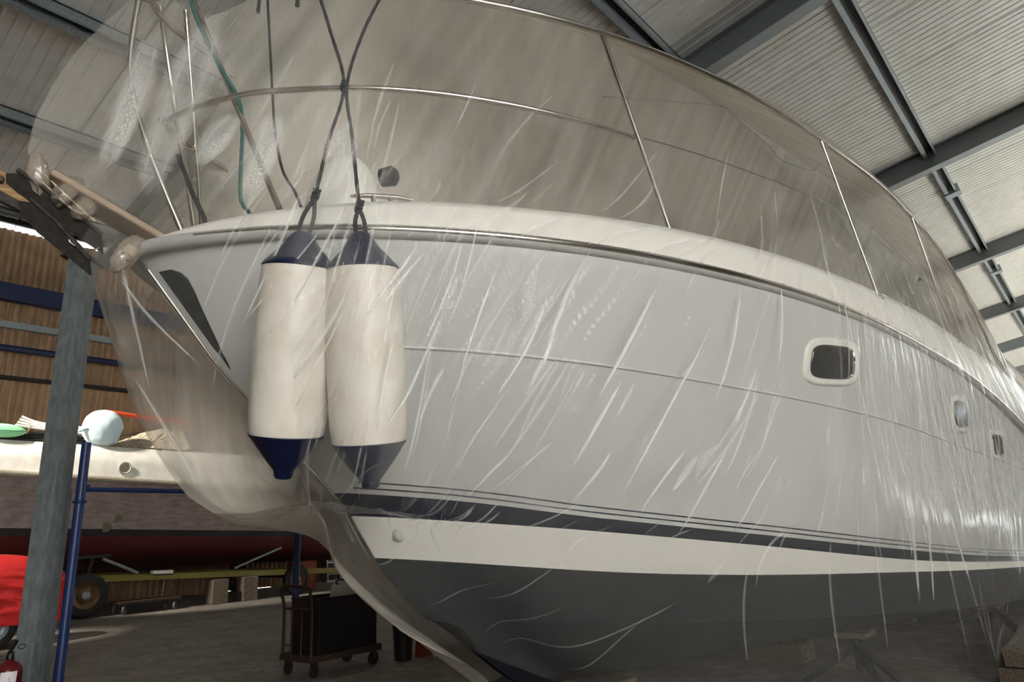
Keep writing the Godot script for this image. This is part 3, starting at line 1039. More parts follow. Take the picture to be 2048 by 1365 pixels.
func make_anchor() -> void:
	var t := thing("anchor", "rusty dark folding anchor with two long flat flukes under the bow platform", "anchor", Y(-0.12, 0.05, -0.15))
	var face := Vector3(-0.45, -0.55, 0.7)
	part(t, "fluke", blade(Y(-0.44, -0.005, 0.180), Y(-0.100, 0.055, -0.030), face, 0.085, 0.03, 0.05, 0.012), M.anchor_iron)
	part(t, "fluke", blade(Y(-0.385, -0.01, 0.085), Y(-0.128, 0.048, -0.138), face, 0.08, 0.02, 0.045, 0.012), M.anchor_iron)
	var cp := MB.new()
	cp.beam(Y(-0.55, -0.05, 0.20), Y(-0.30, 0.0, 0.095), 0.012, 0.075, AV, 0.004)
	part(t, "crown_plate", cp, M.tan_wood, "tan rusted crown plate")
	part(t, "plate_hole", MB.new().box(Y(-0.475, -0.02, 0.163), Vector3(0.03, 0.024, 0.03), 0.004, Basis(AB, AV, AN)), M.black_plastic)
	part(t, "stock", MB.new().rod(Y(-0.285, 0.02, 0.045), Y(-0.17, 0.045, -0.065), 0.006, 10), M.steel_dull, "thin bright anchor stock")
	part(t, "shank", MB.new().beam(Y(-0.52, -0.05, 0.13), Y(-0.20, 0.01, 0.02), 0.02, 0.05, AV, 0.006), M.anchor_iron)
	var ring := []
	for i in 9:
		var a := PI * i / 8.0
		ring.append(Y(-0.18 + 0.05 * cos(a), 0.05, -0.035 - 0.02 * sin(a)))
	part(t, "shackle", MB.new().tube(PackedVector3Array(ring), 0.004, 8), M.steel)


# ------------------------------------------------------------------ the plastic film

# Columns of the near sheet, bow to stern: the place along the sheer, then (aft, port, up) from the rail down to the hem.
const FILM := [
	[0.00, [[-0.08, 0.0, 1.36], [-0.33, 0.0, 0.80], [-0.41, 0.0, 0.30], [-0.22, 0.02, 0.06], [-0.02, 0.04, -0.36], [0.18, 0.04, -0.76], [0.46, 0.05, -1.03], [0.915, 0.06, -0.985], [1.05, 0.06, -1.26], [1.25, 0.08, -1.43], [1.46, 0.12, -1.57]]],
	[0.20, [[0.12, 0.18, 1.37], [-0.03, 0.22, 0.80], [-0.05, 0.26, 0.30], [0.05, 0.40, 0.03], [0.13, 0.42, -0.38], [0.30, 0.34, -0.76], [0.62, 0.22, -1.03], [0.925, 0.09, -0.99], [1.09, 0.13, -1.27], [1.36, 0.16, -1.49], [1.68, 0.22, -1.66]]],
	[0.42, [[0.36, 0.45, 1.36], [0.38, 0.57, 0.80], [0.40, 0.73, 0.30], [0.41, 0.90, 0.00], [0.45, 0.885, -0.40], [0.52, 0.75, -0.80], [0.74, 0.48, -1.04], [0.945, 0.14, -1.0], [1.16, 0.24, -1.28], [1.50, 0.27, -1.53], [1.95, 0.30, -1.77]]],
	[0.64, [[0.64, 0.67, 1.36], [0.64, 0.78, 0.80], [0.62, 0.92, 0.30], [0.60, 1.035, 0.00], [0.64, 1.02, -0.40], [0.72, 0.93, -0.85], [0.86, 0.72, -1.05], [1.04, 0.40, -1.05], [1.33, 0.42, -1.30], [1.73, 0.42, -1.58], [2.25, 0.40, -1.90]]],
	[1.10, [[1.12, 0.93, 1.365], [1.11, 0.99, 0.80], [1.10, 1.04, 0.30], [1.09, 1.07, 0.04], [1.10, 1.00, -0.42], [1.16, 0.92, -0.80], [1.27, 0.80, -1.05], [1.40, 0.72, -1.17], [1.65, 0.72, -1.42], [2.05, 0.68, -1.76], [2.55, 0.62, -2.10]]],
	[1.90, [[1.90, 1.19, 1.365], [1.90, 1.25, 0.80], [1.90, 1.32, 0.30], [1.90, 1.365, 0.06], [1.92, 1.28, -0.45], [1.96, 1.22, -0.80], [2.02, 1.14, -1.05], [2.10, 1.09, -1.20], [2.25, 1.06, -1.45], [2.50, 1.02, -1.80], [2.80, 0.98, -2.16]]],
	[3.00, [[3.00, 1.47, 1.365], [3.00, 1.515, 0.80], [3.00, 1.565, 0.30], [3.00, 1.60, 0.07], [3.00, 1.56, -0.45], [3.02, 1.52, -0.80], [3.05, 1.48, -1.05], [3.07, 1.46, -1.20], [3.12, 1.44, -1.45], [3.22, 1.42, -1.80], [3.35, 1.40, -2.20]]],
	[4.30, [[4.30, 1.52, 1.41], [4.30, 1.55, 0.82], [4.30, 1.60, 0.33], [4.30, 1.645, 0.07], [4.30, 1.63, -0.45], [4.30, 1.61, -0.80], [4.32, 1.60, -1.05], [4.36, 1.59, -1.20], [4.44, 1.58, -1.45], [4.58, 1.56, -1.75], [4.80, 1.53, -2.02]]],
	[5.30, [[5.30, 1.52, 1.36], [5.30, 1.55, 0.78], [5.30, 1.60, 0.30], [5.30, 1.65, 0.04], [5.30, 1.64, -0.45], [5.30, 1.63, -0.80], [5.28, 1.62, -1.05], [5.25, 1.61, -1.20], [5.22, 1.60, -1.45], [5.16, 1.57, -1.75], [5.07, 1.52, -1.96]]],
	[6.40, [[6.40, 1.52, 1.02], [6.40, 1.55, 0.62], [6.40, 1.60, 0.20], [6.40, 1.65, -0.07], [6.40, 1.66, -0.45], [6.36, 1.66, -0.80], [6.30, 1.66, -1.05], [6.20, 1.66, -1.20], [6.05, 1.66, -1.50], [5.75, 1.63, -1.80], [5.45, 1.57, -2.00]]],
	[7.80, [[7.80, 1.52, 0.36], [7.80, 1.55, 0.20], [7.80, 1.60, 0.0], [7.80, 1.64, -0.2], [7.80, 1.66, -0.50], [7.75, 1.67, -0.80], [7.70, 1.67, -1.05], [7.60, 1.67, -1.25], [7.40, 1.67, -1.55], [7.10, 1.66, -1.85], [6.80, 1.64, -2.05]]],
	[10.1, [[10.1, 1.44, 0.34], [10.1, 1.48, 0.15], [10.1, 1.52, -0.1], [10.1, 1.55, -0.28], [10.1, 1.57, -0.55], [10.1, 1.58, -0.80], [10.1, 1.58, -1.05], [10.1, 1.58, -1.25], [10.1, 1.58, -1.55], [10.1, 1.58, -1.85], [10.1, 1.58, -2.1]]],
]


# Folded-over pleats of the near sheet: width (a count of about 2 mm), then three points as (column, level) of the table above.
const PLEATS := [
	[10, 5.13, 5, 5.07, 5.27, 5, 5.6],
	[5, 7.27, 9.6, 7.93, 8.87, 8.13, 8.07],
	[5, 7.27, 9.6, 8.27, 9.33, 8.5, 8.93],
	[3, 1.93, 3.2, 1.63, 3.67, 1.37, 4.07],
	[3, 2.1, 4, 1.9, 4.4, 1.7, 4.87],
	[3, 3.83, 2.8, 3.73, 3.53, 3.6, 3.93],
	[3, 5.6, 4.87, 5.47, 5.53, 5.33, 6.6],
	[3, 6.1, 2.93, 6.2, 3.93, 6.37, 6.2],
	[30, 2.57, 1.8, 2.23, 2.27, 1.93, 2.93],
	[38, 1.53, 1.53, 1.4, 1.8, 1.3, 2.13],
	[4, 1.8, 2.73, 1.57, 3.53, 1.37, 4.07],
	[4, 2.1, 3.07, 1.83, 3.6, 1.6, 4.2],
	[4, 2.97, 4.13, 2.8, 4.53, 2.7, 4.93],
	[4, 3.27, 3.27, 2.9, 3.73, 2.37, 4.07],
	[4, 3.37, 3.33, 3, 3.73, 2.8, 3.93],
	[4, 3.7, 3.13, 3.57, 3.67, 3.3, 4.2],
	[4, 4, 3.27, 3.87, 3.8, 3.73, 4.4],
	[4, 4.13, 5.07, 4, 5.33, 3.8, 5.73],
	[4, 5.23, 3.47, 4.93, 4.6, 4.73, 5.73],
	[4, 5.3, 4.87, 5.17, 5.6, 5.03, 6.67],
	[4, 5.37, 3.2, 5.33, 3.67, 5.23, 4.27],
	[4, 5.63, 2.93, 5.63, 3.4, 5.6, 3.8],
	[4, 6.1, 1.53, 6.07, 2.33, 6.07, 3.33],
	[4, 6.9, 1.6, 6.97, 2.53, 6.97, 3.27],
	[4, 7.63, 0.73, 7.83, 1.53, 7.7, 2.8],
	[4, 7.93, 3.2, 7.9, 3.67, 7.8, 4.47],
	[4, 8.17, 0.53, 8.33, 1.47, 8.23, 3],
	[4, 8.17, 3.2, 8.07, 3.87, 7.93, 4.87],
	[4, 8.3, 3.27, 8.2, 4, 8.07, 5.07],
	[4, 8.47, 3.33, 8.43, 3.93, 8.3, 4.8],
	[4, 8.67, 0.67, 8.97, 1.53, 8.87, 3.33],
	[4, 8.7, 3.33, 8.53, 4.13, 8.4, 5.27],
	[4, 8.83, 3.47, 8.67, 4.4, 8.53, 5.53],
	[4, 9, 3.53, 8.8, 4.6, 8.6, 6.27],
	[40, 0.7, 0.73, 0.8, 1.4, 0.63, 2.2],
	[40, 1.77, 1.53, 1.67, 2, 1.4, 3],
	[5, 0.33, 3.53, 0.6, 3.93, 1.03, 4.4],
	[5, 2.2, 3.73, 1.87, 4.27, 1.57, 4.8],
	[5, 2.3, 9.33, 4.1, 8.53, 4.97, 7.87],
	[5, 3.6, 3.73, 3.23, 4.4, 2.7, 4.93],
	[5, 4.3, 3.53, 4.2, 4, 4.03, 4.47],
	[5, 4.67, 5, 4.6, 5.33, 4.47, 5.8],
	[5, 5.07, 4.93, 4.93, 5.47, 4.83, 6.07],
	[5, 7.2, 3.27, 7.43, 4.87, 7.7, 8],
	[5, 7.8, 3.2, 7.73, 3.93, 7.67, 4.87],
	[5, 8.47, 0.6, 8.7, 1.47, 8.57, 3.07],
	[3, 1.37, 6.6, 1.3, 5.67, 0.87, 5.47],
	[3, 1.37, 6.6, 1.67, 5.47, 1.37, 5.2],
	[3, 1.37, 6.6, 2, 5.4, 2.27, 5],
	[3, 1.37, 6.6, 2.3, 5.53, 2.83, 5.2],
	[6, 4.73, 4.13, 4.6, 4.67, 4.47, 5.27],
	[6, 4.9, 3.27, 4.73, 3.87, 4.6, 4.4],
	[6, 7.03, 6.07, 7.07, 7.13, 7.1, 7.87],
	[5, 7.27, 9.6, 7.3, 9, 7.37, 8.4],
	[60, 1.2, 0.6, 1.17, 1.4, 0.87, 2.67],
	[7, 0.4, 3.47, 0.37, 3.93, 0.27, 4.6],
	[7, 3.6, 4.27, 3.4, 4.53, 3.23, 4.8],
	[7, 4.5, 3.13, 4.37, 3.67, 4.3, 4.27],
	[7, 6.73, 6.07, 6.67, 7.33, 6.6, 8.2],
	[8, 0, 4.4, 0.3, 4.93, 0.2, 5.6],
	[5, 7.27, 9.6, 7.23, 8.67, 7.3, 7.73],
	[9, 5.27, 7.27, 5.2, 7.47, 5.13, 7.67],
	[9, 6.57, 5.33, 6.53, 7.07, 6.47, 8.2],
	[4, 1.6, 7.9, 2.3, 7.8, 3.1, 7.4],
	[4, 2, 8.6, 2.9, 8.3, 3.8, 7.7],
	[4, 2.4, 9.1, 3.3, 8.6, 4.3, 7.9],
	[5, 3, 9.5, 3.9, 8.9, 4.8, 8],
	[4, 3.2, 8.3, 3.9, 7.8, 4.5, 7],
	[5, 5.4, 7.3, 5.3, 8.1, 5.2, 9],
	[6, 5.9, 6.8, 5.85, 7.8, 5.8, 9.2],
	[7, 6.2, 6.6, 6.2, 7.6, 6.15, 9],
	[9, 6.85, 6.4, 6.85, 7.8, 6.8, 9.4],
	[7, 7.05, 6.7, 7.1, 7.9, 7.15, 9.4],
]


func film_at(x: float, y: float) -> Vector3:
	var i := clampi(int(x), 0, FILM.size() - 2)
	var c := []
	for q in [maxi(i - 1, 0), i, i + 1, mini(i + 2, FILM.size() - 1)]:
		var pts: Array = FILM[q][1]
		var j := clampi(int(y), 0, pts.size() - 2)
		var e := []
		for k in [maxi(j - 1, 0), j, j + 1, mini(j + 2, pts.size() - 1)]:
			e.append(Vector3(pts[k][0], pts[k][1], pts[k][2]))
		c.append(e[1].cubic_interpolate(e[2], e[0], e[3], y - j))
	return c[1].cubic_interpolate(c[2], c[0], c[3], x - i)


func pleat(m: MB, a: Vector2, b: Vector2, c: Vector2, wd: float, body: float, edge: float, lift: float) -> void:
	var n := 22
	var p := PackedVector3Array()
	var base := []
	for i in n:
		var u := float(i) / (n - 1)
		var q := a * (1 - u) * (1 - u) + (b * 2.0 - a * 0.5 - c * 0.5) * 2.0 * u * (1 - u) + c * u * u
		base.append(q)
	for k in 5:
		for i in n:
			var u := float(i) / (n - 1)
			var q: Vector2 = base[i]
			var o := film_at(q.x, q.y)
			var q1: Vector2 = base[mini(i + 1, n - 1)]
			var q0: Vector2 = base[maxi(i - 1, 0)]
			var t := (film_at(q1.x, q1.y) - film_at(q0.x, q0.y)).normalized()
			var nn := (film_at(q.x, minf(q.y + 0.05, 10.0)) - film_at(q.x, maxf(q.y - 0.05, 0.0))).cross(film_at(minf(q.x + 0.05, 11.0), q.y) - film_at(maxf(q.x - 0.05, 0.0), q.y)).normalized()
			var side := nn.cross(t).normalized()
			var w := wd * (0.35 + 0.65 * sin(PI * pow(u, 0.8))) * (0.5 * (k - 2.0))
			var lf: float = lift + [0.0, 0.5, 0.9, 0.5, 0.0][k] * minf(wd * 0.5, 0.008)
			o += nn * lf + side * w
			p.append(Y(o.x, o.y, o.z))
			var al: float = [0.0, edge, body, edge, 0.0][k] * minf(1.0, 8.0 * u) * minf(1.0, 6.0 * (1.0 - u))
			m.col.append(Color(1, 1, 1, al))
	m.grid(p, n, 5)


func crumple(m: MB, a: Vector2, b: Vector2, c: Vector2, wd: float) -> void:
	var n := 90
	var nw := 36
	var f := FastNoiseLite.new()
	f.seed = int(a.x * 100.0)
	f.frequency = 1.0
	f.fractal_type = FastNoiseLite.FRACTAL_RIDGED
	f.fractal_octaves = 3
	var p := PackedVector3Array()
	for k in nw:
		for i in n:
			var u := float(i) / (n - 1)
			var q := a * (1 - u) * (1 - u) + (b * 2.0 - a * 0.5 - c * 0.5) * 2.0 * u * (1 - u) + c * u * u
			var o := film_at(q.x, q.y)
			var t := (film_at(q.x + (c.x - a.x) * 0.02, q.y + (c.y - a.y) * 0.02) - o).normalized()
			var nn := (film_at(q.x, q.y + 0.05) - film_at(q.x, q.y - 0.05)).cross(film_at(q.x + 0.05, q.y) - film_at(q.x - 0.05, q.y)).normalized()
			var e := 2.0 * k / (nw - 1) - 1.0
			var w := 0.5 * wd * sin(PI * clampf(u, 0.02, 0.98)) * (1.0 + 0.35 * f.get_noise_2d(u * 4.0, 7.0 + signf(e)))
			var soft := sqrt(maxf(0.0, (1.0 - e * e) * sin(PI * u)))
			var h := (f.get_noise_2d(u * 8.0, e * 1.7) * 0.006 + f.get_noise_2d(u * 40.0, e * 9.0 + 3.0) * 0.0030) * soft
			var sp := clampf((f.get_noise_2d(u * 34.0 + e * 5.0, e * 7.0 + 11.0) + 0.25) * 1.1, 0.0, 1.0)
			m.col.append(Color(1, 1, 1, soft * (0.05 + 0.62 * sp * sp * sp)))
			o += nn * (0.010 + h) + nn.cross(t).normalized() * w * e
			p.append(Y(o.x, o.y, o.z))
	m.grid(p, n, nw)


func film_base(nu: int, nv: int, side: float) -> PackedVector3Array:
	var nc := FILM.size()
	var lev: Array = []
	for c in nc:
		var pts := []
		for q in FILM[c][1]:
			pts.append(Vector3(q[0], q[1] * side, q[2]))
		var row := PackedVector3Array()
		for j in nv:
			var x := float(j) / (nv - 1) * (pts.size() - 1)
			var i := mini(int(x), pts.size() - 2)
			row.append(pts[i].cubic_interpolate(pts[i + 1], pts[maxi(i - 1, 0)], pts[mini(i + 2, pts.size() - 1)], x - i))
		lev.append(row)
	var out := PackedVector3Array()
	out.resize(nu * nv)
	for k in nu:
		var x := float(k) / (nu - 1) * (nc - 1)
		var i := mini(int(x), nc - 2)
		var f := x - i
		var r0: PackedVector3Array = lev[maxi(i - 1, 0)]
		var r1: PackedVector3Array = lev[i]
		var r2: PackedVector3Array = lev[i + 1]
		var r3: PackedVector3Array = lev[mini(i + 2, nc - 1)]
		for j in nv:
			out[j * nu + k] = r1[j].cubic_interpolate(r2[j], r0[j], r3[j], f)
	return out


func make_film() -> void:
	var t := thing("plastic_cover", "clear plastic sheeting draped over the white yacht from rail to keel", "plastic sheet", Y(5.0, 0, -2.2))
	var nu := 1320
	var nv := 180
	var base := film_base(nu, nv, 1.0)
	var along := PackedFloat32Array()
	for k in nu:
		var x := float(k) / (nu - 1) * (FILM.size() - 1)
		var i := mini(int(x), FILM.size() - 2)
		along.append(lerpf(FILM[i][0], FILM[i + 1][0], x - i))
	var h := PackedFloat32Array()
	h.resize(nu * nv)
	# broad, slack waves that run with the folds
	var f1 := FastNoiseLite.new()
	f1.seed = 21
	f1.frequency = 1.0
	f1.noise_type = FastNoiseLite.TYPE_SIMPLEX_SMOOTH
	for j in nv:
		for k in nu:
			var b := base[j * nu + k]
			var s := along[k]
			var lean := fold_lean(s)
			var q := s - lean * (b.z - 0.3)
			var amp := 0.0065 * smoothstep(0.0, 0.25, s)
			var up := smoothstep(-0.05, 0.5, b.z)
			var a := f1.get_noise_2d(q * 7.0, b.z * 0.55) * amp
			a += f1.get_noise_2d(q * 22.0 + 50.0, b.z * 0.8) * amp * 0.22
			h[j * nu + k] = a
	# single sharp creases
	var r := RandomNumberGenerator.new()
	r.seed = 5
	var n_fold := 430
	for n in n_fold:
		var s := 0.0
		var v := 0.0
		var ln := 0.0
		var wd := 0.0
		var am := 0.0
		var lean_mul := r.randf_range(0.75, 1.25)
		if n < 120:           # over the fenders and the bow
			s = r.randf_range(0.35, 1.5)
			v = r.randf_range(-0.5, 0.75)
			ln = r.randf_range(0.25, 0.9)
			wd = r.randf_range(0.008, 0.020)
			am = r.randf_range(0.006, 0.016)
		elif n < 260:         # along the middle of the side
			s = r.randf_range(1.2, 4.6)
			v = r.randf_range(-0.9, 0.45)
			ln = r.randf_range(0.2, 0.9)
			wd = r.randf_range(0.010, 0.024)
			am = r.randf_range(0.004, 0.010)
		elif n < 380:         # the tight pleats further aft
			s = r.randf_range(4.3, 9.0)
			v = r.randf_range(-0.6, 0.6)
			ln = r.randf_range(0.5, 1.7)
			wd = r.randf_range(0.016, 0.04)
			am = r.randf_range(0.006, 0.016)
			lean_mul = r.randf_range(-1.0, 2.0)
		else:                 # loose film about the bottom
			s = r.randf_range(0.7, 3.4)
			v = r.randf_range(-1.25, -0.9)
			ln = r.randf_range(0.2, 0.6)
			wd = r.randf_range(0.012, 0.03)
			am = r.randf_range(0.008, 0.016)
		crease(h, base, along, nu, nv, s, v, ln, wd, am * (1.0 if r.randf() < 0.75 else -1.0), lean_mul, r.randf_range(0.25, 0.75))
	# the tie at the forefoot, where everything gathers
	gather(h, base, nu, nv, Vector3(0.93, 0.09, -0.99), 0.55, 13.0, 0.010)
	gather(h, base, nu, nv, Vector3(5.07, 1.52, -1.97), 0.9, 15.0, 0.016)
	gather(h, base, nu, nv, Vector3(-0.05, 0.04, 0.0), 0.5, 10.0, 0.010)
	# lift the sheet by the folds
	var pos := PackedVector3Array()
	pos.resize(nu * nv)
	var uvs := PackedVector2Array()
	uvs.resize(nu * nv)
	for j in nv:
		var j0 := maxi(j - 1, 0) * nu
		var j1 := mini(j + 1, nv - 1) * nu
		for k in nu:
			var i := j * nu + k
			var du := base[j * nu + mini(k + 1, nu - 1)] - base[j * nu + maxi(k - 1, 0)]
			var dv := base[j1 + k] - base[j0 + k]
			var nn := dv.cross(du).normalized()
			var b := base[i] + nn * h[i]
			pos[i] = Y(b.x, b.y, b.z)
			var q := along[k] - fold_lean(along[k]) * (base[i].z - 0.3)
			uvs[i] = Vector2(q * 1.15, base[i].z * 0.62)
	var mb := MB.new().grid(pos, nu, nv, uvs)
	part(t, "near_sheet", mb, M.film_clear, "clear creased sheet over the port side")
	# pleats where the film lies double
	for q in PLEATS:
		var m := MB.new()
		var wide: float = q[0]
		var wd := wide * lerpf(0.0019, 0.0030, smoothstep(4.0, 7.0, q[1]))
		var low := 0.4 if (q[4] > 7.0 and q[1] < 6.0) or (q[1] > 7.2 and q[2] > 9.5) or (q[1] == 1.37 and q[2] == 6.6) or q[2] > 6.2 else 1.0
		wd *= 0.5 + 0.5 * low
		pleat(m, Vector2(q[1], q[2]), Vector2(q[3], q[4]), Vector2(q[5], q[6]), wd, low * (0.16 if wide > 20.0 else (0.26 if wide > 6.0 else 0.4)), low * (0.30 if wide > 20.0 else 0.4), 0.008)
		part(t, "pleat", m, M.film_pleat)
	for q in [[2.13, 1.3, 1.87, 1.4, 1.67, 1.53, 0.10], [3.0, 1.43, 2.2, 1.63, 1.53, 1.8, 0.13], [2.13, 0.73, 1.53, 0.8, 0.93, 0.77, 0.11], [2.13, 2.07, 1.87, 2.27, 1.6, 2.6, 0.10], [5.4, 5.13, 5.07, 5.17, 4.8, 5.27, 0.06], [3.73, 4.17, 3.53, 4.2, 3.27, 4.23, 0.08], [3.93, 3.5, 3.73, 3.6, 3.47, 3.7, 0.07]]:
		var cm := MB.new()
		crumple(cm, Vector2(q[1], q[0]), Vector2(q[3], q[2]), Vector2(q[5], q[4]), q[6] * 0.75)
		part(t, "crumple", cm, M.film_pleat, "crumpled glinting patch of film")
	var tear := []
	for q in [[4.73, 0.8], [4.95, 0.7], [5.17, 0.6], [5.53, 0.47], [5.63, 0.53], [5.8, 0.67], [5.87, 0.8], [6.02, 0.79], [6.17, 0.73], [6.3, 0.53]]:
		var o := film_at(q[0], q[1])
		tear.append(Y(o.x, o.y + 0.012, o.z + 0.01 * sin(q[0] * 40.0)))
	part(t, "crinkle_line", MB.new().tube(spline(tear, 6), 0.0016, 5), M.seam)
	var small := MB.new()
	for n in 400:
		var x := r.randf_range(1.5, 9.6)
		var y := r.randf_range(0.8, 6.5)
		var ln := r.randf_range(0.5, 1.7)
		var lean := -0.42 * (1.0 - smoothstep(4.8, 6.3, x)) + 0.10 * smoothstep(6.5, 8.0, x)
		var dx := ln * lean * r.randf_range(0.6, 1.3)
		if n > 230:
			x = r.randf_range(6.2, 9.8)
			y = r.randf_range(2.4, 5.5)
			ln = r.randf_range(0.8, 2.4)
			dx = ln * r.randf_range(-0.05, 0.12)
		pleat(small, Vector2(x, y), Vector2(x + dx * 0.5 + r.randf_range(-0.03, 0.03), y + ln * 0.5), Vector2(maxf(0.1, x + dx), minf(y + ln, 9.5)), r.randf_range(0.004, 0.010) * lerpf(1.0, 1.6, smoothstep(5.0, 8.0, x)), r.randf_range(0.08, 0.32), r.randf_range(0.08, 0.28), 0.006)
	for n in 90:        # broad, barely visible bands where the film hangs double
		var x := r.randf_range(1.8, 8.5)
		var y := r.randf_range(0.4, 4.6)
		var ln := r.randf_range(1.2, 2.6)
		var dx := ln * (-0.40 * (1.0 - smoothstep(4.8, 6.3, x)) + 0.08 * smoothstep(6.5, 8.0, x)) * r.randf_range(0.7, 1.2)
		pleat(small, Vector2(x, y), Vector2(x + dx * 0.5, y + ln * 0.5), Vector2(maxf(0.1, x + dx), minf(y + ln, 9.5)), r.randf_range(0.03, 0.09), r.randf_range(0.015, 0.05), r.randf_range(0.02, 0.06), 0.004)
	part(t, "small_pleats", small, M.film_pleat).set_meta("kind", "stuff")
	# over the rail the film runs up to the ridge line and down to the far side, seen through the near sheet
	var mu := 260
	var mv := 70
	var far := film_base(mu, 31, -1.0)
	var rim := film_base(mu, 2, 1.0)
	for piece in 2:
		var p := PackedVector3Array()
		var cs := PackedColorArray()
		for j in mv:
			for k in mu:
				var e := rim[k]
				var rv := tab([[-0.1, 1.36], [0.3, 1.50], [0.77, 1.74], [1.7, 2.16], [2.9, 2.55], [5.0, 2.85], [7.0, 2.95], [10.1, 2.6]], e.x)
				var top := Vector3(e.x, 0.25 * smoothstep(0.0, 1.0, e.x), rv)
				var b := Vector3.ZERO
				var f := float(j) / (mv - 1)
				if piece == 1:
					b = e.lerp(top, f)
				elif j < 40:
					var sh := far[9 * mu + k]
					b = top.lerp(sh, j / 39.0)
				else:
					b = far[mini(9 + int((j - 39) * 0.7), 30) * mu + k]
				if piece == 0 and j < 40:
					b = far[int(j * 9.0 / 39.0) * mu + k].lerp(b, smoothstep(0.0, 0.42, e.x))
				var s := b.x - fold_lean(maxf(b.x, 0.0)) * (b.z - 0.3) * 0.6
				var w := f1.get_noise_2d(s * 6.0 + piece * 40.0, b.z * 0.5) * 0.016
				p.append(Y(b.x, b.y + w * smoothstep(0.0, 0.1, f), b.z))
				var n := f1.get_noise_2d(s * 6.0, b.z * 0.25 + 30.0 * piece) + 0.5 * f1.get_noise_2d(s * 19.0, b.z * 0.35 + 9.0)
				cs.append(Color(1, 1, 1, clampf(lerpf(lerpf(0.20, 0.44, smoothstep(0.1, -0.3, b.z)), 0.80, smoothstep(0.1, 1.1, b.x)) + 0.20 * n, 0.15, 0.95)))
		var fm := MB.new().grid(p, mu, mv)
		fm.col = cs
		part(t, "far_sheet" if piece == 0 else "top_sheet", fm, M.film_milky)
	var ep := PackedVector3Array()
	for j in 12:
		for k in 24:
			var f := k / 23.0
			var g := j / 11.0
			var hi := Vector3(10.1, lerpf(1.46, -1.46, f), 0.34 + 2.26 * (1.0 - absf(f - 0.41) / (0.41 if f < 0.41 else 0.59)))
			var lo := Vector3(10.1, lerpf(1.55, -1.55, f), -2.0)
			var b := hi.lerp(lo, g)
			ep.append(Y(b.x + 0.04 * f1.get_noise_2d(f * 9.0, g * 3.0), b.y, b.z))
	var em := MB.new().grid(ep, 24, 12)
	for q in em.v.size():
		em.col.append(Color(1, 1, 1, 0.8))
	part(t, "end_sheet", em, M.film_milky)
	# twisted and taped ends round the anchor platform
	knot_blob(t, Y(-0.035, 0.085, -0.045), Vector3(0.035, 0.075, 0.035), Vector3(0.45, 0.85, -0.1), 31, M.film_bunched)
	part(t, "tape", MB.new().lathe(Y(-0.035, 0.085, -0.055), Vector3(0.4, 0.9, 0.0), [[0.024, 0.0], [0.026, 0.006], [0.026, 0.034], [0.024, 0.04]], 16), M.masking_tape, "band of pale tape")
	knot_blob(t, Y(-0.26, 0.04, 0.165), Vector3(0.07, 0.035, 0.04), Vector3(1.0, -0.5, 0.2), 33, M.film_bunched)
	knot_blob(t, Y(-0.20, 0.06, 0.105), Vector3(0.05, 0.03, 0.035), Vector3(1.0, -0.6, 0.2), 35, M.film_bunched)
	knot_blob(t, Y(-0.36, 0.02, 0.20), Vector3(0.03, 0.07, 0.03), Vector3(-0.3, 1.0, 0.2), 37, M.film_bunched)
	for q in [[Y(-0.37, 0.03, 0.23), Y(-0.27, 0.06, 0.14), Y(-0.16, 0.07, 0.06)], [Y(-0.35, 0.03, 0.18), Y(-0.26, 0.06, 0.10), Y(-0.21, 0.07, 0.075)]]:
		part(t, "tie", MB.new().tube(spline(q, 8), 0.0035, 6), M.masking_tape)


func fold_lean(s: float) -> float:
	return 0.58 * (1.0 - smoothstep(1.9, 3.4, s)) - 0.06 * smoothstep(4.2, 6.0, s)


func crease(h: PackedFloat32Array, base: PackedVector3Array, along: PackedFloat32Array, nu: int, nv: int, s: float, v: float, ln: float, wd: float, am: float, mul: float, peak: float) -> void:
	var k := along.bsearch(s)
	if k <= 0 or k >= nu:
		return
	var j := 0
	while j < nv - 2 and base[j * nu + k].z > v + ln * 0.5:
		j += 1
	var done := 0.0
	var wob := s * 37.0
	while j < nv - 1 and done < ln:
		k = clampi(along.bsearch(s), 1, nu - 2)
		var dv := base[j * nu + k].z - base[(j + 1) * nu + k].z
		dv = clampf(dv, 0.004, 0.05)
		done += dv
		s -= fold_lean(s) * mul * dv - 0.002 * sin(done * 21.0 + wob)
		if s < 0.05:
			return
		var f := done / ln
		var env := clampf(f / peak, 0.0, 1.0) * clampf((1.0 - f) / (1.0 - peak), 0.0, 1.0)
		env = sqrt(env)
		var w := wd * (0.5 + 0.5 * env)
		var step := maxf(along[k + 1] - along[k - 1], 0.004) * 0.5
		w = maxf(w, step * 2.0)
		var reach := int(w * 3.0 / step) + 1
		for q in range(maxi(k - reach, 0), mini(k + reach + 1, nu)):
			var x := (along[q] - s) / w
			h[j * nu + q] += am * env * (pow(maxf(0.0, 1.0 - absf(x)), 1.4) - 0.28 * exp(-pow((x - 1.3), 2.0) * 2.0))
		j += 1


func gather(h: PackedFloat32Array, base: PackedVector3Array, nu: int, nv: int, at: Vector3, reach: float, waves: float, am: float) -> void:
	for j in nv:
		for k in nu:
			var d := base[j * nu + k] - at
			var l := d.length()
			if l < reach:
				var a := atan2(d.z, d.x + d.y * 0.8)
				var f := (1.0 - l / reach) * smoothstep(0.0, 0.08, l)
				h[j * nu + k] += am * f * (pow(absf(sin(a * waves * 0.5 + 0.7 * sin(a * 3.0))), 0.7) * 1.4 - 0.7)


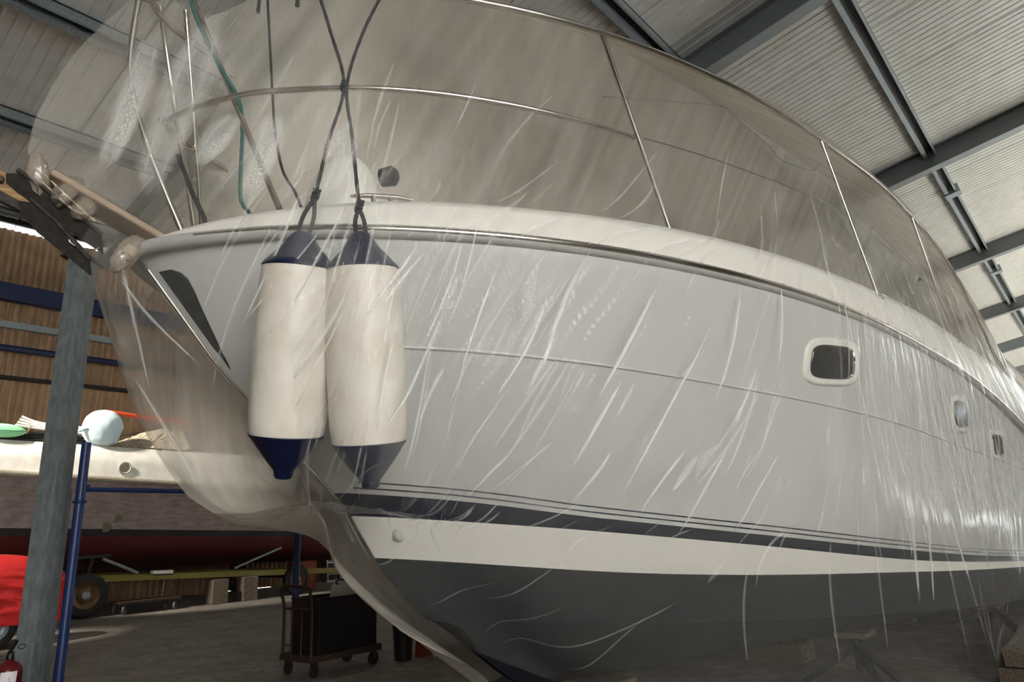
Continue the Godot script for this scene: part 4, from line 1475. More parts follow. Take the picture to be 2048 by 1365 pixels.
func knot_blob(t: Node3D, c: Vector3, size: Vector3, axis: Vector3, sd: int, m: Material) -> void:
	var f := FastNoiseLite.new()
	f.seed = sd
	f.frequency = 1.4
	f.fractal_type = FastNoiseLite.FRACTAL_RIDGED
	var y := axis.normalized()
	var x := y.cross(Vector3(0.3, 0.2, 0.9)).normalized()
	var b := Basis(x, y, x.cross(y))
	var p := PackedVector3Array()
	var nu := 36
	var nv := 20
	for j in nv:
		for k in nu:
			var a := TAU * k / (nu - 1)
			var e := PI * (j / (nv - 1.0) - 0.5)
			var d := Vector3(cos(e) * cos(a), sin(e), cos(e) * sin(a))
			var rr := 1.0 + 0.45 * f.get_noise_3d(d.x * 1.6, d.y * 0.5, d.z * 1.6) + 0.15 * f.get_noise_3d(d.x * 5.0, d.y * 1.5 + 9.0, d.z * 5.0)
			p.append(c + b * (d * size * rr))
	part(t, "film_knot", MB.new().grid(p, nu, nv), m, "bunched end of the film")


# ------------------------------------------------------------------ what carries the yacht

func make_supports() -> void:
	var which := ["nearest the bow", "second from the bow", "third from the bow", "nearest the stern"]
	var kb := 0
	for s in [2.7, 5.0, 7.4, 9.4]:
		var c := Y(s, 0, -1.9)
		var b := thing("keel_block", "squared timber block under the wrapped yacht's keel, " + which[kb], "timber block", Vector3(c.x, 0, c.z), "keel blocks under the wrapped yacht")
		part(b, "block", MB.new().box(Vector3(c.x, c.y * 0.5 - 0.004, c.z), Vector3(0.3, c.y - 0.008, 0.5), 0.01), M.timber)
		kb += 1
	for q in [[4.3, 0.92, "dark steel boat stand propping the hull, the nearer to the bow"], [7.2, 1.0, "dark steel boat stand propping the hull, the nearer to the stern"]]:
		var hull := Y(q[0], q[1], lerpf(-1.58, -1.9, 1.0 - q[1] / 1.4) - 0.02)
		var b := thing("boat_stand", q[2], "boat stand", Vector3(hull.x, 0, hull.z), "steel stands under the hull")
		var head := hull + Vector3(0, -0.03, 0)
		part(b, "pad", MB.new().box(head, Vector3(0.26, 0.04, 0.2), 0.008, Basis(Vector3(0, 0, 1), 0.0)), M.timber)
		part(b, "screw_post", MB.new().rod(head, Vector3(hull.x, 0.12, hull.z), 0.025, 10), M.dark_iron)
		for k in 3:
			var a := TAU * k / 3.0 + 0.4
			part(b, "leg", MB.new().beam(Vector3(hull.x, hull.y * 0.72, hull.z), Vector3(hull.x + 0.36 * cos(a), 0.02, hull.z + 0.36 * sin(a)), 0.04, 0.04), M.dark_iron)
	var zs := [[0.0, 0.0], [0.19, 0.0], [0.0, 0.10], [0.2, 0.10]]
	for i in 4:
		var b := thing("timber_baulk", ["bottom grey timber baulk nearer the hull below the film's tied corner", "bottom grey timber baulk farther from the hull below the film's tied corner", "upper grey timber baulk nearer the hull below the film's tied corner", "upper grey timber baulk farther from the hull below the film's tied corner"][i], "timber", Vector3(6.4, 0.0, -0.72 + zs[i][0]), "timber stack below the film's tied corner")
		part(b, "baulk", MB.new().box(Vector3(6.4, zs[i][1] + 0.05, -0.72 + zs[i][0]), Vector3(1.5, 0.095, 0.17), 0.008, Basis(Vector3.UP, 0.03 * (i - 1.5))), M.timber)


# ------------------------------------------------------------------ the boat by the side wall

func bb_strip(rows: Array, x0: float, x1: float) -> MB:      # rows: [height at x = 3, outward distance from the centre line]; the whole boat stands bow up by a touch
	var nc := 60
	var m := MB.new()
	for side in [1.0, -1.0]:
		var p := PackedVector3Array()
		for r in rows:
			for i in nc:
				var x := lerpf(x0, x1, i / (nc - 1.0))
				var taper := sqrt(maxf(0.0, 1.0 - pow(maxf(0.0, (x - 6.8) / 4.3), 2.2)))
				var wd: float = r[1] - 0.18 if r[1] > 0.3 else r[1]
				p.append(Vector3(x, r[0] - r[2] * (x - 3.0), -14.42 + side * wd * taper))
		m.grid(p, nc, rows.size(), PackedVector2Array(), side > 0)
	return m


func make_back_boat() -> void:
	var t := thing("stored_boat", "old open boat with white coaming, pinkish grey side and red bottom on a trailer", "boat", Vector3(4.0, 0.5, -14.6))
	var x0 := -5.0
	var x1 := 11.09
	part(t, "coaming", bb_strip([[2.30, 1.80, 0.043], [2.55, 1.76, 0.03], [2.63, 1.72, 0.025], [2.81, 1.62, 0.015], [2.83, 1.50, 0.015], [2.70, 1.40, 0.015]], x0, x1), M.boat_white, "sunlit white coaming")
	part(t, "rub_strake", bb_strip([[2.31, 1.80, 0.043], [2.32, 1.84, 0.043], [2.25, 1.845, 0.043], [2.235, 1.79, 0.043]], x0, x1), M.rail_worn, "worn grey rubbing strake")
	part(t, "topside", bb_strip([[2.25, 1.79, 0.043], [1.95, 1.60, 0.043], [1.70, 1.46, 0.042], [1.48, 1.37, 0.041]], x0, x1), M.boat_side)
	part(t, "boot_band", bb_strip([[1.48, 1.372, 0.041], [1.37, 1.34, 0.041]], x0, x1), M.boot_black, "black waterline band")
	part(t, "red_bottom", bb_strip([[1.37, 1.34, 0.041], [1.2, 1.24, 0.041], [1.02, 1.02, 0.04], [0.88, 0.6, 0.03], [0.80, 0.02, 0.03]], x0, x1), M.red_antifoul)
	part(t, "transom", MB.new().prism(PackedVector2Array([Vector2(-1.5, 3.0), Vector2(-1.8, 2.6), Vector2(-1.4, 1.8), Vector2(0, 1.0), Vector2(1.4, 1.8), Vector2(1.8, 2.6), Vector2(1.5, 3.0)]), Vector3(x0, 0, -14.42), Vector3(0, 0, 0.9), Vector3.UP, Vector3(0.05, 0, 0)), M.boat_white)
	var dk := MB.new()
	dk.box(Vector3(1.0, 2.62, -14.42), Vector3(12.0, 0.04, 2.5), 0.0, Basis(Vector3(0, 0, 1), -0.02))
	part(t, "deck", dk, M.boat_white)
	var c := Vector3(4.62, 2.415, -12.80)
	var ring := PackedVector3Array()
	for i in 25:
		ring.append(c + Vector3(0.095 * cos(TAU * i / 24.0), 0.095 * sin(TAU * i / 24.0), 0.0))
	var ph := part(t, "porthole", MB.new().tube(ring, 0.016, 8, true), M.rubber_grey, "round porthole with a grey rim")
	part(ph, "recess", MB.new().lathe(c + Vector3(0, 0, -0.02), Vector3(0, 0.05, 1), [[0.09, 0.0], [0.09, 0.001], [0.001, 0.0015]], 20), M.rail_worn)
	for q in [[4.72, 1.60, 0.075], [4.58, 1.455, 0.09]]:
		var pts := PackedVector2Array()
		for i in 14:
			var a := TAU * i / 14.0
			var rr: float = q[2] * (0.85 + 0.16 * sin(a * 2.0 + q[0]) + 0.12 * sin(a * 3.0 + q[1] * 5.0))
			pts.append(Vector2(rr * cos(a) * 1.15, rr * sin(a)))
		var w := tab([[1.37, 1.34], [1.48, 1.37], [1.70, 1.46], [1.95, 1.60]], q[1] + 0.043 * (q[0] - 3.0))
		part(t, "flaked_patch", MB.new().prism(pts, Vector3(q[0], q[1], -14.6 + w - 0.03), Vector3(1, 0, 0), Vector3(0, 0.92, 0.38), Vector3(0, -0.012, 0.034)), M.worn_patch, "bare patch where the paint has flaked")
	# its trailer
	var tr := thing("boat_trailer", "yellow boat trailer with ochre wheel rims under the old boat", "trailer", Vector3(6.0, 0, -13.6))
	part(tr, "beam", MB.new().beam(Vector3(0.0, 0.80, -13.3), Vector3(10.0, 0.38, -13.3), 0.12, 0.11, Vector3.UP, 0.008), M.yellow_paint)
	part(tr, "beam", MB.new().beam(Vector3(0.0, 0.80, -15.6), Vector3(10.0, 0.38, -15.6), 0.12, 0.11, Vector3.UP, 0.008), M.yellow_paint)
	for x in [2.0, 4.35, 8.4]:
		part(tr, "cross_member", MB.new().box(Vector3(x, 0.62 - 0.03 * x, -14.45), Vector3(0.1, 0.1, 2.4), 0.006), M.dark_iron)
	for q in [[4.36, 0.36, -13.25], [8.3, 0.30, -13.25], [4.36, 0.36, -15.7], [8.3, 0.30, -15.7]]:
		wheel(tr, Vector3(q[0], q[1], q[2]), Vector3(0.12, 0, 1), q[1] * 0.99, M.rim_ochre)
	var jack := MB.new()
	jack.box(Vector3(4.45, 0.97, -13.35), Vector3(0.55, 0.06, 0.12), 0.006)
	jack.rod(Vector3(4.45, 0.95, -13.3), Vector3(4.38, 0.62, -13.3), 0.03, 8)
	part(tr, "support_pad", jack, M.dark_iron)
	part(tr, "strut", MB.new().rod(Vector3(4.55, 0.93, -13.15), Vector3(5.15, 0.66, -13.2), 0.028, 8), M.galvanised)
	part(tr, "strut", MB.new().rod(Vector3(6.9, 0.62, -13.15), Vector3(7.9, 0.95, -13.2), 0.025, 8), M.galvanised)
	var wb := thing("white_block", "small white block lying on the yellow trailer beam", "block", Vector3(5.6, 0.63, -13.3))
	part(wb, "block", MB.new().box(Vector3(5.6, 0.625, -13.3), Vector3(0.36, 0.09, 0.12), 0.006, Basis(Vector3(0, 0, 1), -0.03)), M.white_plastic)
	# what lies on the old boat
	var hz := -13.05
	for i in 5:
		var y := 2.835 + 0.043 * (i % 3) + (0.02 if i > 2 else 0.0)
		var h := thing("black_hose", ["lowest black hose of the tied bundle on the old boat's coaming", "second black hose up in the tied bundle on the old boat's coaming", "third black hose up in the tied bundle on the old boat's coaming", "lower black hose at the back of the tied bundle on the old boat", "topmost black hose curving away at the back of the tied bundle on the old boat"][i], "hose", Vector3(3.5, y, hz), "black hoses bundled on the old boat")
		part(h, "pipe", MB.new().tube(spline([Vector3(2.4, y + 0.09 * (i / 3), hz - 0.05 * (i / 3)), Vector3(3.1, y + 0.055 * (i / 3) + 0.01, hz - 0.05 * (i / 3)), Vector3(3.6, y + 0.02, hz - 0.05 * (i / 3)), Vector3(4.15, y - 0.005, hz - 0.05 * (i / 3))], 8), 0.024, 10), M.hose_black)
	for q in [[3.20, 0.10], [3.50, 0.0], [3.57, 0.0]]:
		var tw := thing("twine_tie", ["loop of pale twine round the hoses' end beside the mint cushion", "left of two pale twine loops round the middle of the hose bundle", "right of two pale twine loops round the middle of the hose bundle"][0 if q[0] < 3.3 else (1 if q[0] < 3.53 else 2)], "twine", Vector3(q[0], 2.86, hz), "twine loops on the hose bundle")
		var pts := []
		for i in 13:
			var a := TAU * i / 12.0
			pts.append(Vector3(q[0] + 0.012 * sin(a * 2.0), 2.90 + q[1] + 0.10 * sin(a), hz - 0.01 + 0.05 * cos(a)))
		part(tw, "loop", MB.new().tube(PackedVector3Array(pts), 0.006, 6, true), M.twine)
	for i in 4:
		var dy := 0.035 * i
		var h := thing("white_pipe", ["white plastic pipe lowest of four on the hoses", "white plastic pipe second up of four on the hoses", "white plastic pipe third up of four on the hoses", "white plastic pipe uppermost of four on the hoses"][i], "pipe", Vector3(3.6, 3.02 + dy, hz - 0.06), "white pipes on the hose bundle")
		part(h, "tube", MB.new().tube(spline([Vector3(3.02 + 0.03 * i, 3.06 + dy * 1.5, hz - 0.03 * i), Vector3(3.4, 3.02 + dy, hz - 0.02 * i), Vector3(4.1, 2.985 + dy, hz - 0.02)], 8), 0.021, 10), M.white_plastic)
	var cu := thing("inflated_cushion", "mint green inflated cushion lying at the end of the hoses", "cushion", Vector3(2.85, 2.83, -12.98))
	var cp := PackedVector3Array()
	for j in 16:
		for i in 33:
			var a := TAU * i / 32.0
			var f := j / 15.0
			var rr := 0.11 * pow(sin(PI * f), 0.6) + 0.001
			cp.append(Vector3(2.52 + 0.66 * f, 2.95 + rr * sin(a), -12.98 + rr * cos(a) * 0.9 * (1.0 + 0.05 * sin(9.0 * f))))
	part(cu, "cushion", MB.new().grid(cp, 33, 16), M.mint)
	part(cu, "seam", MB.new().tube(PackedVector3Array([Vector3(2.55, 2.95, -12.90), Vector3(2.8, 2.94, -12.868), Vector3(3.0, 2.945, -12.875), Vector3(3.17, 2.95, -12.95)]), 0.004, 6), M.rope_green)
	var bg := thing("plastic_sack", "pale blue full plastic sack standing on the old boat", "sack", Vector3(4.24, 2.81, -13.05))
	var bp := PackedVector3Array()
	var fn := FastNoiseLite.new()
	fn.seed = 4
	fn.frequency = 1.0
	for j in 30:
		var f := j / 29.0
		for i in 49:
			var a := TAU * i / 48.0
			var rr := tab([[0.0, 0.10], [0.06, 0.18], [0.3, 0.27], [0.6, 0.30], [0.85, 0.23], [0.97, 0.11], [1.0, 0.01]], f)
			var wr := 1.0 + 0.06 * fn.get_noise_2d(a * 4.0 if a < PI else (TAU - a) * 4.0, f * 2.5)
			bp.append(Vector3(4.27 + rr * wr * cos(a) * (1.12 - 0.12 * f) + 0.03 * f, 2.80 + 0.63 * f, -13.05 + rr * wr * sin(a) * 0.7))
	part(bg, "sack", MB.new().grid(bp, 49, 30), M.pale_blue_bag)
	part(bg, "twisted_neck", MB.new().tube(spline([Vector3(4.02, 3.06, -12.98), Vector3(3.94, 3.04, -12.95), Vector3(3.88, 3.0, -12.93)], 6), PackedFloat32Array([0.07, 0.06, 0.05, 0.04, 0.035, 0.03, 0.03, 0.028, 0.026, 0.024, 0.022, 0.02, 0.018]), 10), M.pale_blue_bag)
	var op := thing("orange_pipe", "orange plastic pipe behind the pale blue sack", "pipe", Vector3(4.8, 3.3, -13.4))
	part(op, "pipe", MB.new().rod(Vector3(4.45, 3.45, -13.35), Vector3(5.9, 3.36, -13.4), 0.04, 12), M.orange_pipe)
	part(op, "prop", MB.new().rod(Vector3(5.8, 3.36, -13.4), Vector3(5.8, 2.7, -13.5), 0.02, 8), M.orange_pipe)
	var cv := thing("folded_canvas", "sagging beige canvas with a green cord beside the sack", "canvas", Vector3(5.2, 2.80, -13.2))
	var q2 := PackedVector3Array()
	for j in 24:
		for i in 40:
			var f := i / 39.0
			var e := j / 23.0
			var top := tab([[0.0, 0.02], [0.3, 0.22], [0.75, 0.46], [1.0, 0.42]], f)
			q2.append(Vector3(4.42 + 1.4 * f, 2.80 + top * e + 0.02 * fn.get_noise_2d(f * 14.0 + e * 6.0, e * 9.0), -12.98 - 0.45 * e - 0.05 * fn.get_noise_2d(f * 22.0 - e * 8.0, e * 5.0)))
	part(cv, "cloth", MB.new().grid(q2, 40, 24), M.canvas)
	part(cv, "cord", MB.new().tube(PackedVector3Array([Vector3(4.55, 2.99, -13.05), Vector3(4.85, 3.06, -13.08), Vector3(5.3, 3.2, -13.2)]), 0.008, 6), M.rope_green)


func wheel(t: Node3D, c: Vector3, axis: Vector3, r: float, rim: Material) -> void:
	var ax := axis.normalized()
	part(t, "tyre", MB.new().lathe(c, ax, [[r * 0.6, -0.07], [r * 0.86, -0.085], [r * 0.97, -0.06], [r, 0.0], [r * 0.97, 0.06], [r * 0.86, 0.085], [r * 0.62, 0.075]], 40), M.tyre)
	var w := part(t, "wheel_rim", MB.new().lathe(c, ax, [[r * 0.63, -0.05], [r * 0.645, 0.07], [r * 0.57, 0.072], [r * 0.54, 0.035], [r * 0.30, 0.02], [r * 0.26, 0.05], [0.001, 0.052]].map(func(a): return a), 40), rim)
	part(w, "hub", MB.new().lathe(c + ax * 0.05, ax, [[r * 0.18, -0.01], [r * 0.17, 0.02], [r * 0.09, 0.03], [0.001, 0.031]], 16), M.galvanised)
	for k in 5:
		var a := TAU * k / 5.0
		var u := ax.cross(Vector3.UP).normalized()
		part(w, "nut", MB.new().lathe(c + (u * cos(a) + ax.cross(u) * sin(a)) * r * 0.36 + ax * 0.02, ax, [[0.014, 0.0], [0.012, 0.02], [0.001, 0.021]], 6), M.dark_iron)


# ------------------------------------------------------------------ posts and things close by

func make_near_things() -> void:
	var p := thing("steel_post", "upright galvanised steel channel post standing under the film's hanging corner", "post", Vector3(1.95, 0, -6.72))
	var m := MB.new()
	var bs := Basis(Vector3.UP, 0.72)
	for q in [[0.0, 0.0, 0.22, 0.012], [-0.106, -0.07, 0.01, 0.14], [0.106, -0.07, 0.01, 0.14]]:
		m.box(Vector3(1.95, 1.84, -6.72) + bs * Vector3(q[0], 0, q[1]), Vector3(q[2], 3.64, q[3]), 0.003, bs)
	part(p, "channel", m, M.post_zinc)
	part(p, "foot_plate", MB.new().box(Vector3(1.95, 0.01, -6.72) + bs * Vector3(0, 0, -0.07), Vector3(0.36, 0.02, 0.3), 0.003, bs), M.dark_iron)
	part(p, "head_plate", MB.new().box(Vector3(1.95, 3.67, -6.72) + bs * Vector3(0, 0, -0.07), Vector3(0.3, 0.02, 0.24), 0.003, bs), M.dark_iron)
	# the blue tube frame behind it
	var a := Vector3(2.10, 0, -6.74)
	var b := Vector3(4.45, 0, -7.10)
	var f := thing("blue_frame", "blue painted tubular frame of two posts and a rail behind the steel post", "frame", (a + b) * 0.5)
	for e in [a, b]:
		part(f, "post", MB.new().rod(e, e + Vector3(0, 2.0, 0), 0.038, 16), M.blue_paint)
		part(f, "foot", MB.new().box(e + Vector3(0, 0.006, 0), Vector3(0.18, 0.012, 0.18), 0.002), M.blue_paint)
		part(f, "collar", MB.new().lathe(e + Vector3(0, 1.48, 0), Vector3.UP, [[0.038, 0.0], [0.055, 0.004], [0.055, 0.022], [0.038, 0.026]], 16), M.blue_paint)
	part(f, "rail", MB.new().rod(a + Vector3(0, 1.60, 0), b + Vector3(0, 1.60, 0), 0.021, 12), M.blue_paint)
	part(f, "bolt", MB.new().lathe(a + Vector3(0.05, 1.622, 0.0), Vector3.UP, [[0.018, 0.0], [0.018, 0.014], [0.001, 0.016]], 8), M.dark_iron)
	var an := thing("angle_bar", "narrow galvanised angle bar standing between the steel post and the blue tube", "angle bar", Vector3(2.06, 0, -6.86))
	var am := MB.new()
	am.box(Vector3(2.06, 0.80, -6.86), Vector3(0.035, 1.60, 0.005), 0.0, bs)
	am.box(Vector3(2.06, 0.80, -6.86) + bs * Vector3(-0.017, 0, -0.02), Vector3(0.005, 1.60, 0.04), 0.0, bs)
	part(an, "bar", am, M.post_zinc)
	# fire extinguisher
	var e0 := Vector3(1.50, 0.0, -5.78)
	var ex := thing("fire_extinguisher", "dark red fire extinguisher with a white label beside the steel post", "extinguisher", e0)
	part(ex, "cylinder", MB.new().lathe(e0, Vector3.UP, [[0.001, 0.002], [0.075, 0.004], [0.08, 0.012], [0.08, 0.34], [0.075, 0.365], [0.055, 0.392], [0.028, 0.405], [0.024, 0.42], [0.001, 0.422]], 32), M.ext_red)
	var hd := MB.new()
	hd.lathe(e0 + Vector3(0, 0.415, 0), Vector3.UP, [[0.022, 0.0], [0.024, 0.02], [0.018, 0.05], [0.001, 0.052]], 14)
	hd.beam(e0 + Vector3(-0.01, 0.455, 0), e0 + Vector3(0.02, 0.535, 0.03), 0.022, 0.018, Vector3.RIGHT, 0.004)
	hd.beam(e0 + Vector3(0, 0.44, 0), e0 + Vector3(-0.07, 0.425, -0.03), 0.02, 0.018, Vector3.UP, 0.004)
	part(ex, "valve", hd, M.black_plastic)
	var pin := PackedVector3Array()
	for i in 13:
		var ang := TAU * i / 12.0
		pin.append(e0 + Vector3(0.055, 0.49, 0.02) + Vector3(0.02 * cos(ang), 0.016 * sin(ang), 0.006 * sin(ang)))
	part(ex, "pin_ring", MB.new().tube(pin, 0.003, 6, true), M.dark_iron)
	var lb := PackedVector3Array()
	for j in 2:
		for i in 15:
			var ang := lerpf(-0.62, 0.55, i / 14.0) - 0.22 + 0.08 * j
			lb.append(e0 + Vector3(0.0815 * sin(ang), 0.16 + 0.19 * j, 0.0815 * cos(ang)))
	var lab := part(ex, "label", MB.new().grid(lb, 15, 2, PackedVector2Array(), true), M.label_white, "white paper label")
	for q in [["M.O.", 300, 0.30, 0.00012, M.print_red], ["1 2 . 4", 160, 0.245, 0.00010, M.dark_iron]]:
		var tm := TextMesh.new()
		tm.text = q[0]
		var sf := SystemFont.new()
		sf.font_names = PackedStringArray(["Droid Sans"])
		tm.font = sf
		tm.font_size = q[1]
		tm.pixel_size = q[3]
		tm.depth = 0.001
		var ang2 := -0.12
		share(lab, "lettering", tm, q[4], Transform3D(Basis(Vector3.UP, ang2) * Basis(Vector3(0, 0, 1), -1.45), Vector3(0.083 * sin(ang2), q[2], 0.083 * cos(ang2))))
	# the vehicle under the red cover
	var rc := thing("red_cover", "bright red cloth cover draped over a small vehicle", "cover", Vector3(1.9, 0.2, -10.6))
	var fn := FastNoiseLite.new()
	fn.seed = 12
	fn.frequency = 1.0
	var rp := PackedVector3Array()
	var nu := 90
	var nv := 40
	for j in nv:
		var e := j / (nv - 1.0)
		for i in nu:
			var ang := TAU * i / (nu - 1.0)
			var hx := 1.45
			var hz := 0.45
			var rad := tab([[0.0, 1.0], [0.25, 1.02], [0.6, 0.98], [0.8, 0.82], [0.93, 0.5], [1.0, 0.02]], e)
			var x := hx * signf(cos(ang)) * pow(absf(cos(ang)), 0.7) * rad
			var z := hz * signf(sin(ang)) * pow(absf(sin(ang)), 0.7) * rad
			var y := 0.22 + 0.86 * pow(e, 0.72) + 0.05 * sin(x * 2.0)
			var w := 0.045 * fn.get_noise_2d(x * 2.0, y * 9.0 + x * 2.0) * (1.0 - e * e)
			rp.append(Vector3(1.78 + x * (1.0 + w), y, -10.6 + z * (1.0 + w * 2.0)))
	part(rc, "cloth", MB.new().grid(rp, nu, nv), M.red_cloth)
	var ve := thing("covered_vehicle", "small wheeled vehicle hidden under the red cloth, its tyres showing below", "vehicle", Vector3(1.6, 0, -10.6))
	for x in [0.75, 2.45]:
		wheel(ve, Vector3(x, 0.25, -10.32), Vector3(0, 0, 1), 0.25, M.galvanised)
		wheel(ve, Vector3(x, 0.25, -10.9), Vector3(0, 0, -1), 0.25, M.galvanised)
	part(ve, "body", MB.new().box(Vector3(1.6, 0.5, -10.6), Vector3(2.4, 0.5, 0.7), 0.12), M.black_plastic)


# ------------------------------------------------------------------ on the floor beyond the bow

func caster(t: Node3D, c: Vector3, r: float, turn: float, m: Material) -> void:
	var ax := Vector3(sin(turn), 0, cos(turn))
	part(t, "caster", MB.new().lathe(c - ax * 0.016, ax, [[r * 0.35, -0.004], [r * 0.55, 0.002], [r * 0.9, 0.0], [r, 0.006], [r, 0.026], [r * 0.9, 0.032], [r * 0.55, 0.03], [r * 0.35, 0.036], [0.001, 0.037]], 24), m)
	var f := MB.new()
	f.box(c + Vector3(0, r + 0.012, 0), Vector3(0.07, 0.008, 0.07), 0.001)
	for s in [-1, 1]:
		f.beam(c + ax * 0.026 * s, c + ax * 0.026 * s + Vector3(0, r + 0.01, 0), 0.03, 0.004, ax)
	part(t, "fork", f, M.rusty)


func make_floor_things() -> void:
	var o := Vector3(3.80, 0, -5.46)
	var t := thing("platform_trolley", "rusty platform trolley with a tall tube handle on four casters", "trolley", o)
	var bs := Basis(Vector3.UP, 0.04)
	var hx := 0.36
	var hz := 0.21
	for q in [[-hx + 0.05, -hz + 0.03], [-hx + 0.05, hz - 0.03], [hx - 0.05, -hz + 0.03], [hx - 0.05, hz - 0.03]]:
		caster(t, o + bs * Vector3(q[0], 0.055, q[1]), 0.055, 0.5 if q[0] < 0 else 0.1, M.tyre)
	part(t, "platform", MB.new().box(o + Vector3(0, 0.15, 0), Vector3(hx * 2.0, 0.02, hz * 2.0), 0.004, bs), M.rusty)
	var fr := MB.new()
	for s in [-1, 1]:
		fr.box(o + bs * Vector3(0, 0.145, s * hz), Vector3(hx * 2.0 + 0.03, 0.05, 0.02), 0.003, bs)
		fr.box(o + bs * Vector3(s * hx, 0.145, 0), Vector3(0.02, 0.05, hz * 2.0), 0.003, bs)
	part(t, "frame", fr, M.rusty)
	var x := -hx - 0.005
	var hp := []
	for q in [[-hz + 0.02, 0.15], [-hz + 0.02, 0.52], [-hz - 0.03, 0.66], [-hz + 0.02, 0.71], [hz - 0.08, 0.70], [hz - 0.03, 0.64], [hz - 0.0, 0.52], [hz - 0.0, 0.15]]:
		hp.append(o + bs * Vector3(x, q[1], q[0]))
	part(t, "handle", MB.new().tube(spline(hp, 5), 0.014, 10), M.rusty, "bent tube handle")
	part(t, "handle_brace", MB.new().rod(o + bs * Vector3(x, 0.53, -hz + 0.02), o + bs * Vector3(x, 0.53, hz), 0.010, 8), M.rusty)
	for q in [-0.07, 0.07]:
		part(t, "handle_upright", MB.new().rod(o + bs * Vector3(x, 0.15, q), o + bs * Vector3(x, 0.53, q), 0.010, 8), M.rusty)
	var bo := o + bs * Vector3(0.03, 0.161, 0.0)
	var bn := thing("black_bin", "open black plastic bin on the rusty trolley", "bin", bo)
	var bm := MB.new()
	for s in [-1, 1]:
		bm.box(bo + bs * Vector3(0, 0.22, s * 0.185), Vector3(0.62, 0.44, 0.008), 0.003, bs)
		bm.box(bo + bs * Vector3(s * 0.306, 0.22, 0), Vector3(0.008, 0.44, 0.37), 0.003, bs)
	bm.box(bo + Vector3(0, 0.006, 0), Vector3(0.6, 0.01, 0.36), 0.0, bs)
	part(bn, "box", bm, M.black_plastic)
	var rm := MB.new()
	for s in [-1, 1]:
		rm.box(bo + bs * Vector3(0, 0.44, s * 0.19), Vector3(0.65, 0.02, 0.022), 0.004, bs)
		rm.box(bo + bs * Vector3(s * 0.312, 0.44, 0), Vector3(0.022, 0.02, 0.38), 0.004, bs)
	part(bn, "rim", rm, M.black_plastic)
	var jo := bo + bs * Vector3(0.16, 0.012, -0.06)
	var jr := thing("jerrycan", "grubby white plastic can with a black cap standing in the black bin", "can", jo)
	var jp := PackedVector3Array()
	for q in [[0.0, 0.02], [0.0, 0.12], [0.03, 0.13], [0.44, 0.13], [0.50, 0.115], [0.545, 0.07], [0.56, 0.035], [0.575, 0.033]]:
		for i in 33:
			var a := TAU * i / 32.0
			jp.append(jo + bs * Vector3(q[1] * signf(cos(a)) * pow(absf(cos(a)), 0.6) * 1.1, q[0], q[1] * signf(sin(a)) * pow(absf(sin(a)), 0.6) * 0.8))
	part(jr, "can", MB.new().grid(jp, 33, 8), M.jerry_white)
	part(jr, "collar", MB.new().lathe(jo + Vector3(0, 0.57, 0), Vector3.UP, [[0.036, 0.0], [0.04, 0.006], [0.04, 0.02], [0.034, 0.024]], 20), M.white_plastic)
	part(jr, "cap", MB.new().lathe(jo + Vector3(0, 0.593, 0), Vector3.UP, [[0.033, 0.0], [0.033, 0.05], [0.028, 0.056], [0.001, 0.057]], 20), M.black_plastic)
	var ring := PackedVector3Array()
	for i in 13:
		var a := TAU * i / 12.0
		ring.append(jo + Vector3(-0.09 + 0.035 * cos(a), 0.535 + 0.02 * sin(a), 0.03 + 0.015 * cos(a)))
	part(jr, "grip", MB.new().tube(ring, 0.007, 8, true), M.black_plastic)
	# bucket, broom, stand legs
	var bk := Vector3(4.40, 0, -5.22)
	var bu := thing("bucket", "dark green bucket on the floor behind the trolley", "bucket", bk)
	part(bu, "pail", MB.new().lathe(bk, Vector3.UP, [[0.001, 0.004], [0.075, 0.0], [0.078, 0.006], [0.095, 0.27], [0.10, 0.275], [0.10, 0.29], [0.096, 0.292]], 28), M.bucket_green)
	var bl := PackedVector3Array()
	for i in 13:
		var a := PI * i / 12.0
		bl.append(bk + Vector3(0.1 * cos(a), 0.28 + 0.03 * sin(a), 0.09 * sin(a)))
	part(bu, "bail", MB.new().tube(bl, 0.003, 6), M.dark_iron)
	var bf := bk + Vector3(0.22, 0, 0.03)
	var br := thing("broom", "orange bristle broom standing on its head beside the green bucket", "broom", bf)
	var brp := PackedVector3Array()
	for q in [[0.0, 1.15], [0.1, 1.1], [0.18, 0.9], [0.22, 0.6], [0.24, 0.25]]:
		for i in 33:
			var a := TAU * i / 32.0
			var rr: float = q[1] * (0.075 + 0.004 * sin(a * 16.0))
			brp.append(bf + Vector3(rr * cos(a) * 1.1, q[0], rr * sin(a) * 0.6))
	part(br, "bristles", MB.new().grid(brp, 33, 5), M.broom_orange)
	part(br, "broomstick", MB.new().rod(bf + Vector3(0, 0.23, 0), bf + Vector3(0.05, 0.52, -0.07), 0.012, 8), M.tan_wood)
	var sl := Vector3(4.60, 0, -5.02)
	var ts := thing("trestle", "folding trestle with bright aluminium tube legs under the film's lower edge", "trestle", sl)
	for q in [[0.0, 0.0, -0.05, -0.05], [0.33, -0.22, 0.25, -0.18], [0.05, -0.42, 0.0, -0.30], [0.40, -0.6, 0.3, -0.44]]:
		part(ts, "leg", MB.new().rod(sl + Vector3(q[0], 0.0, q[1]), sl + Vector3(q[2], 0.46, q[3]), 0.009, 8), M.aluminium)
	part(ts, "top_board", MB.new().box(sl + Vector3(0.12, 0.47, -0.25), Vector3(0.4, 0.02, 0.34), 0.003, Basis(Vector3.UP, 0.5)), M.tan_wood)
	# the low dolly under the old boat, ladder, boxes
	var dl := Vector3(5.35, 0, -13.25)
	var dy := thing("low_dolly", "low flat dolly on small casters in front of the trailer wheel", "dolly", dl)
	part(dy, "deck", MB.new().box(dl + Vector3(0, 0.19, 0), Vector3(1.0, 0.04, 0.5), 0.006), M.rusty)
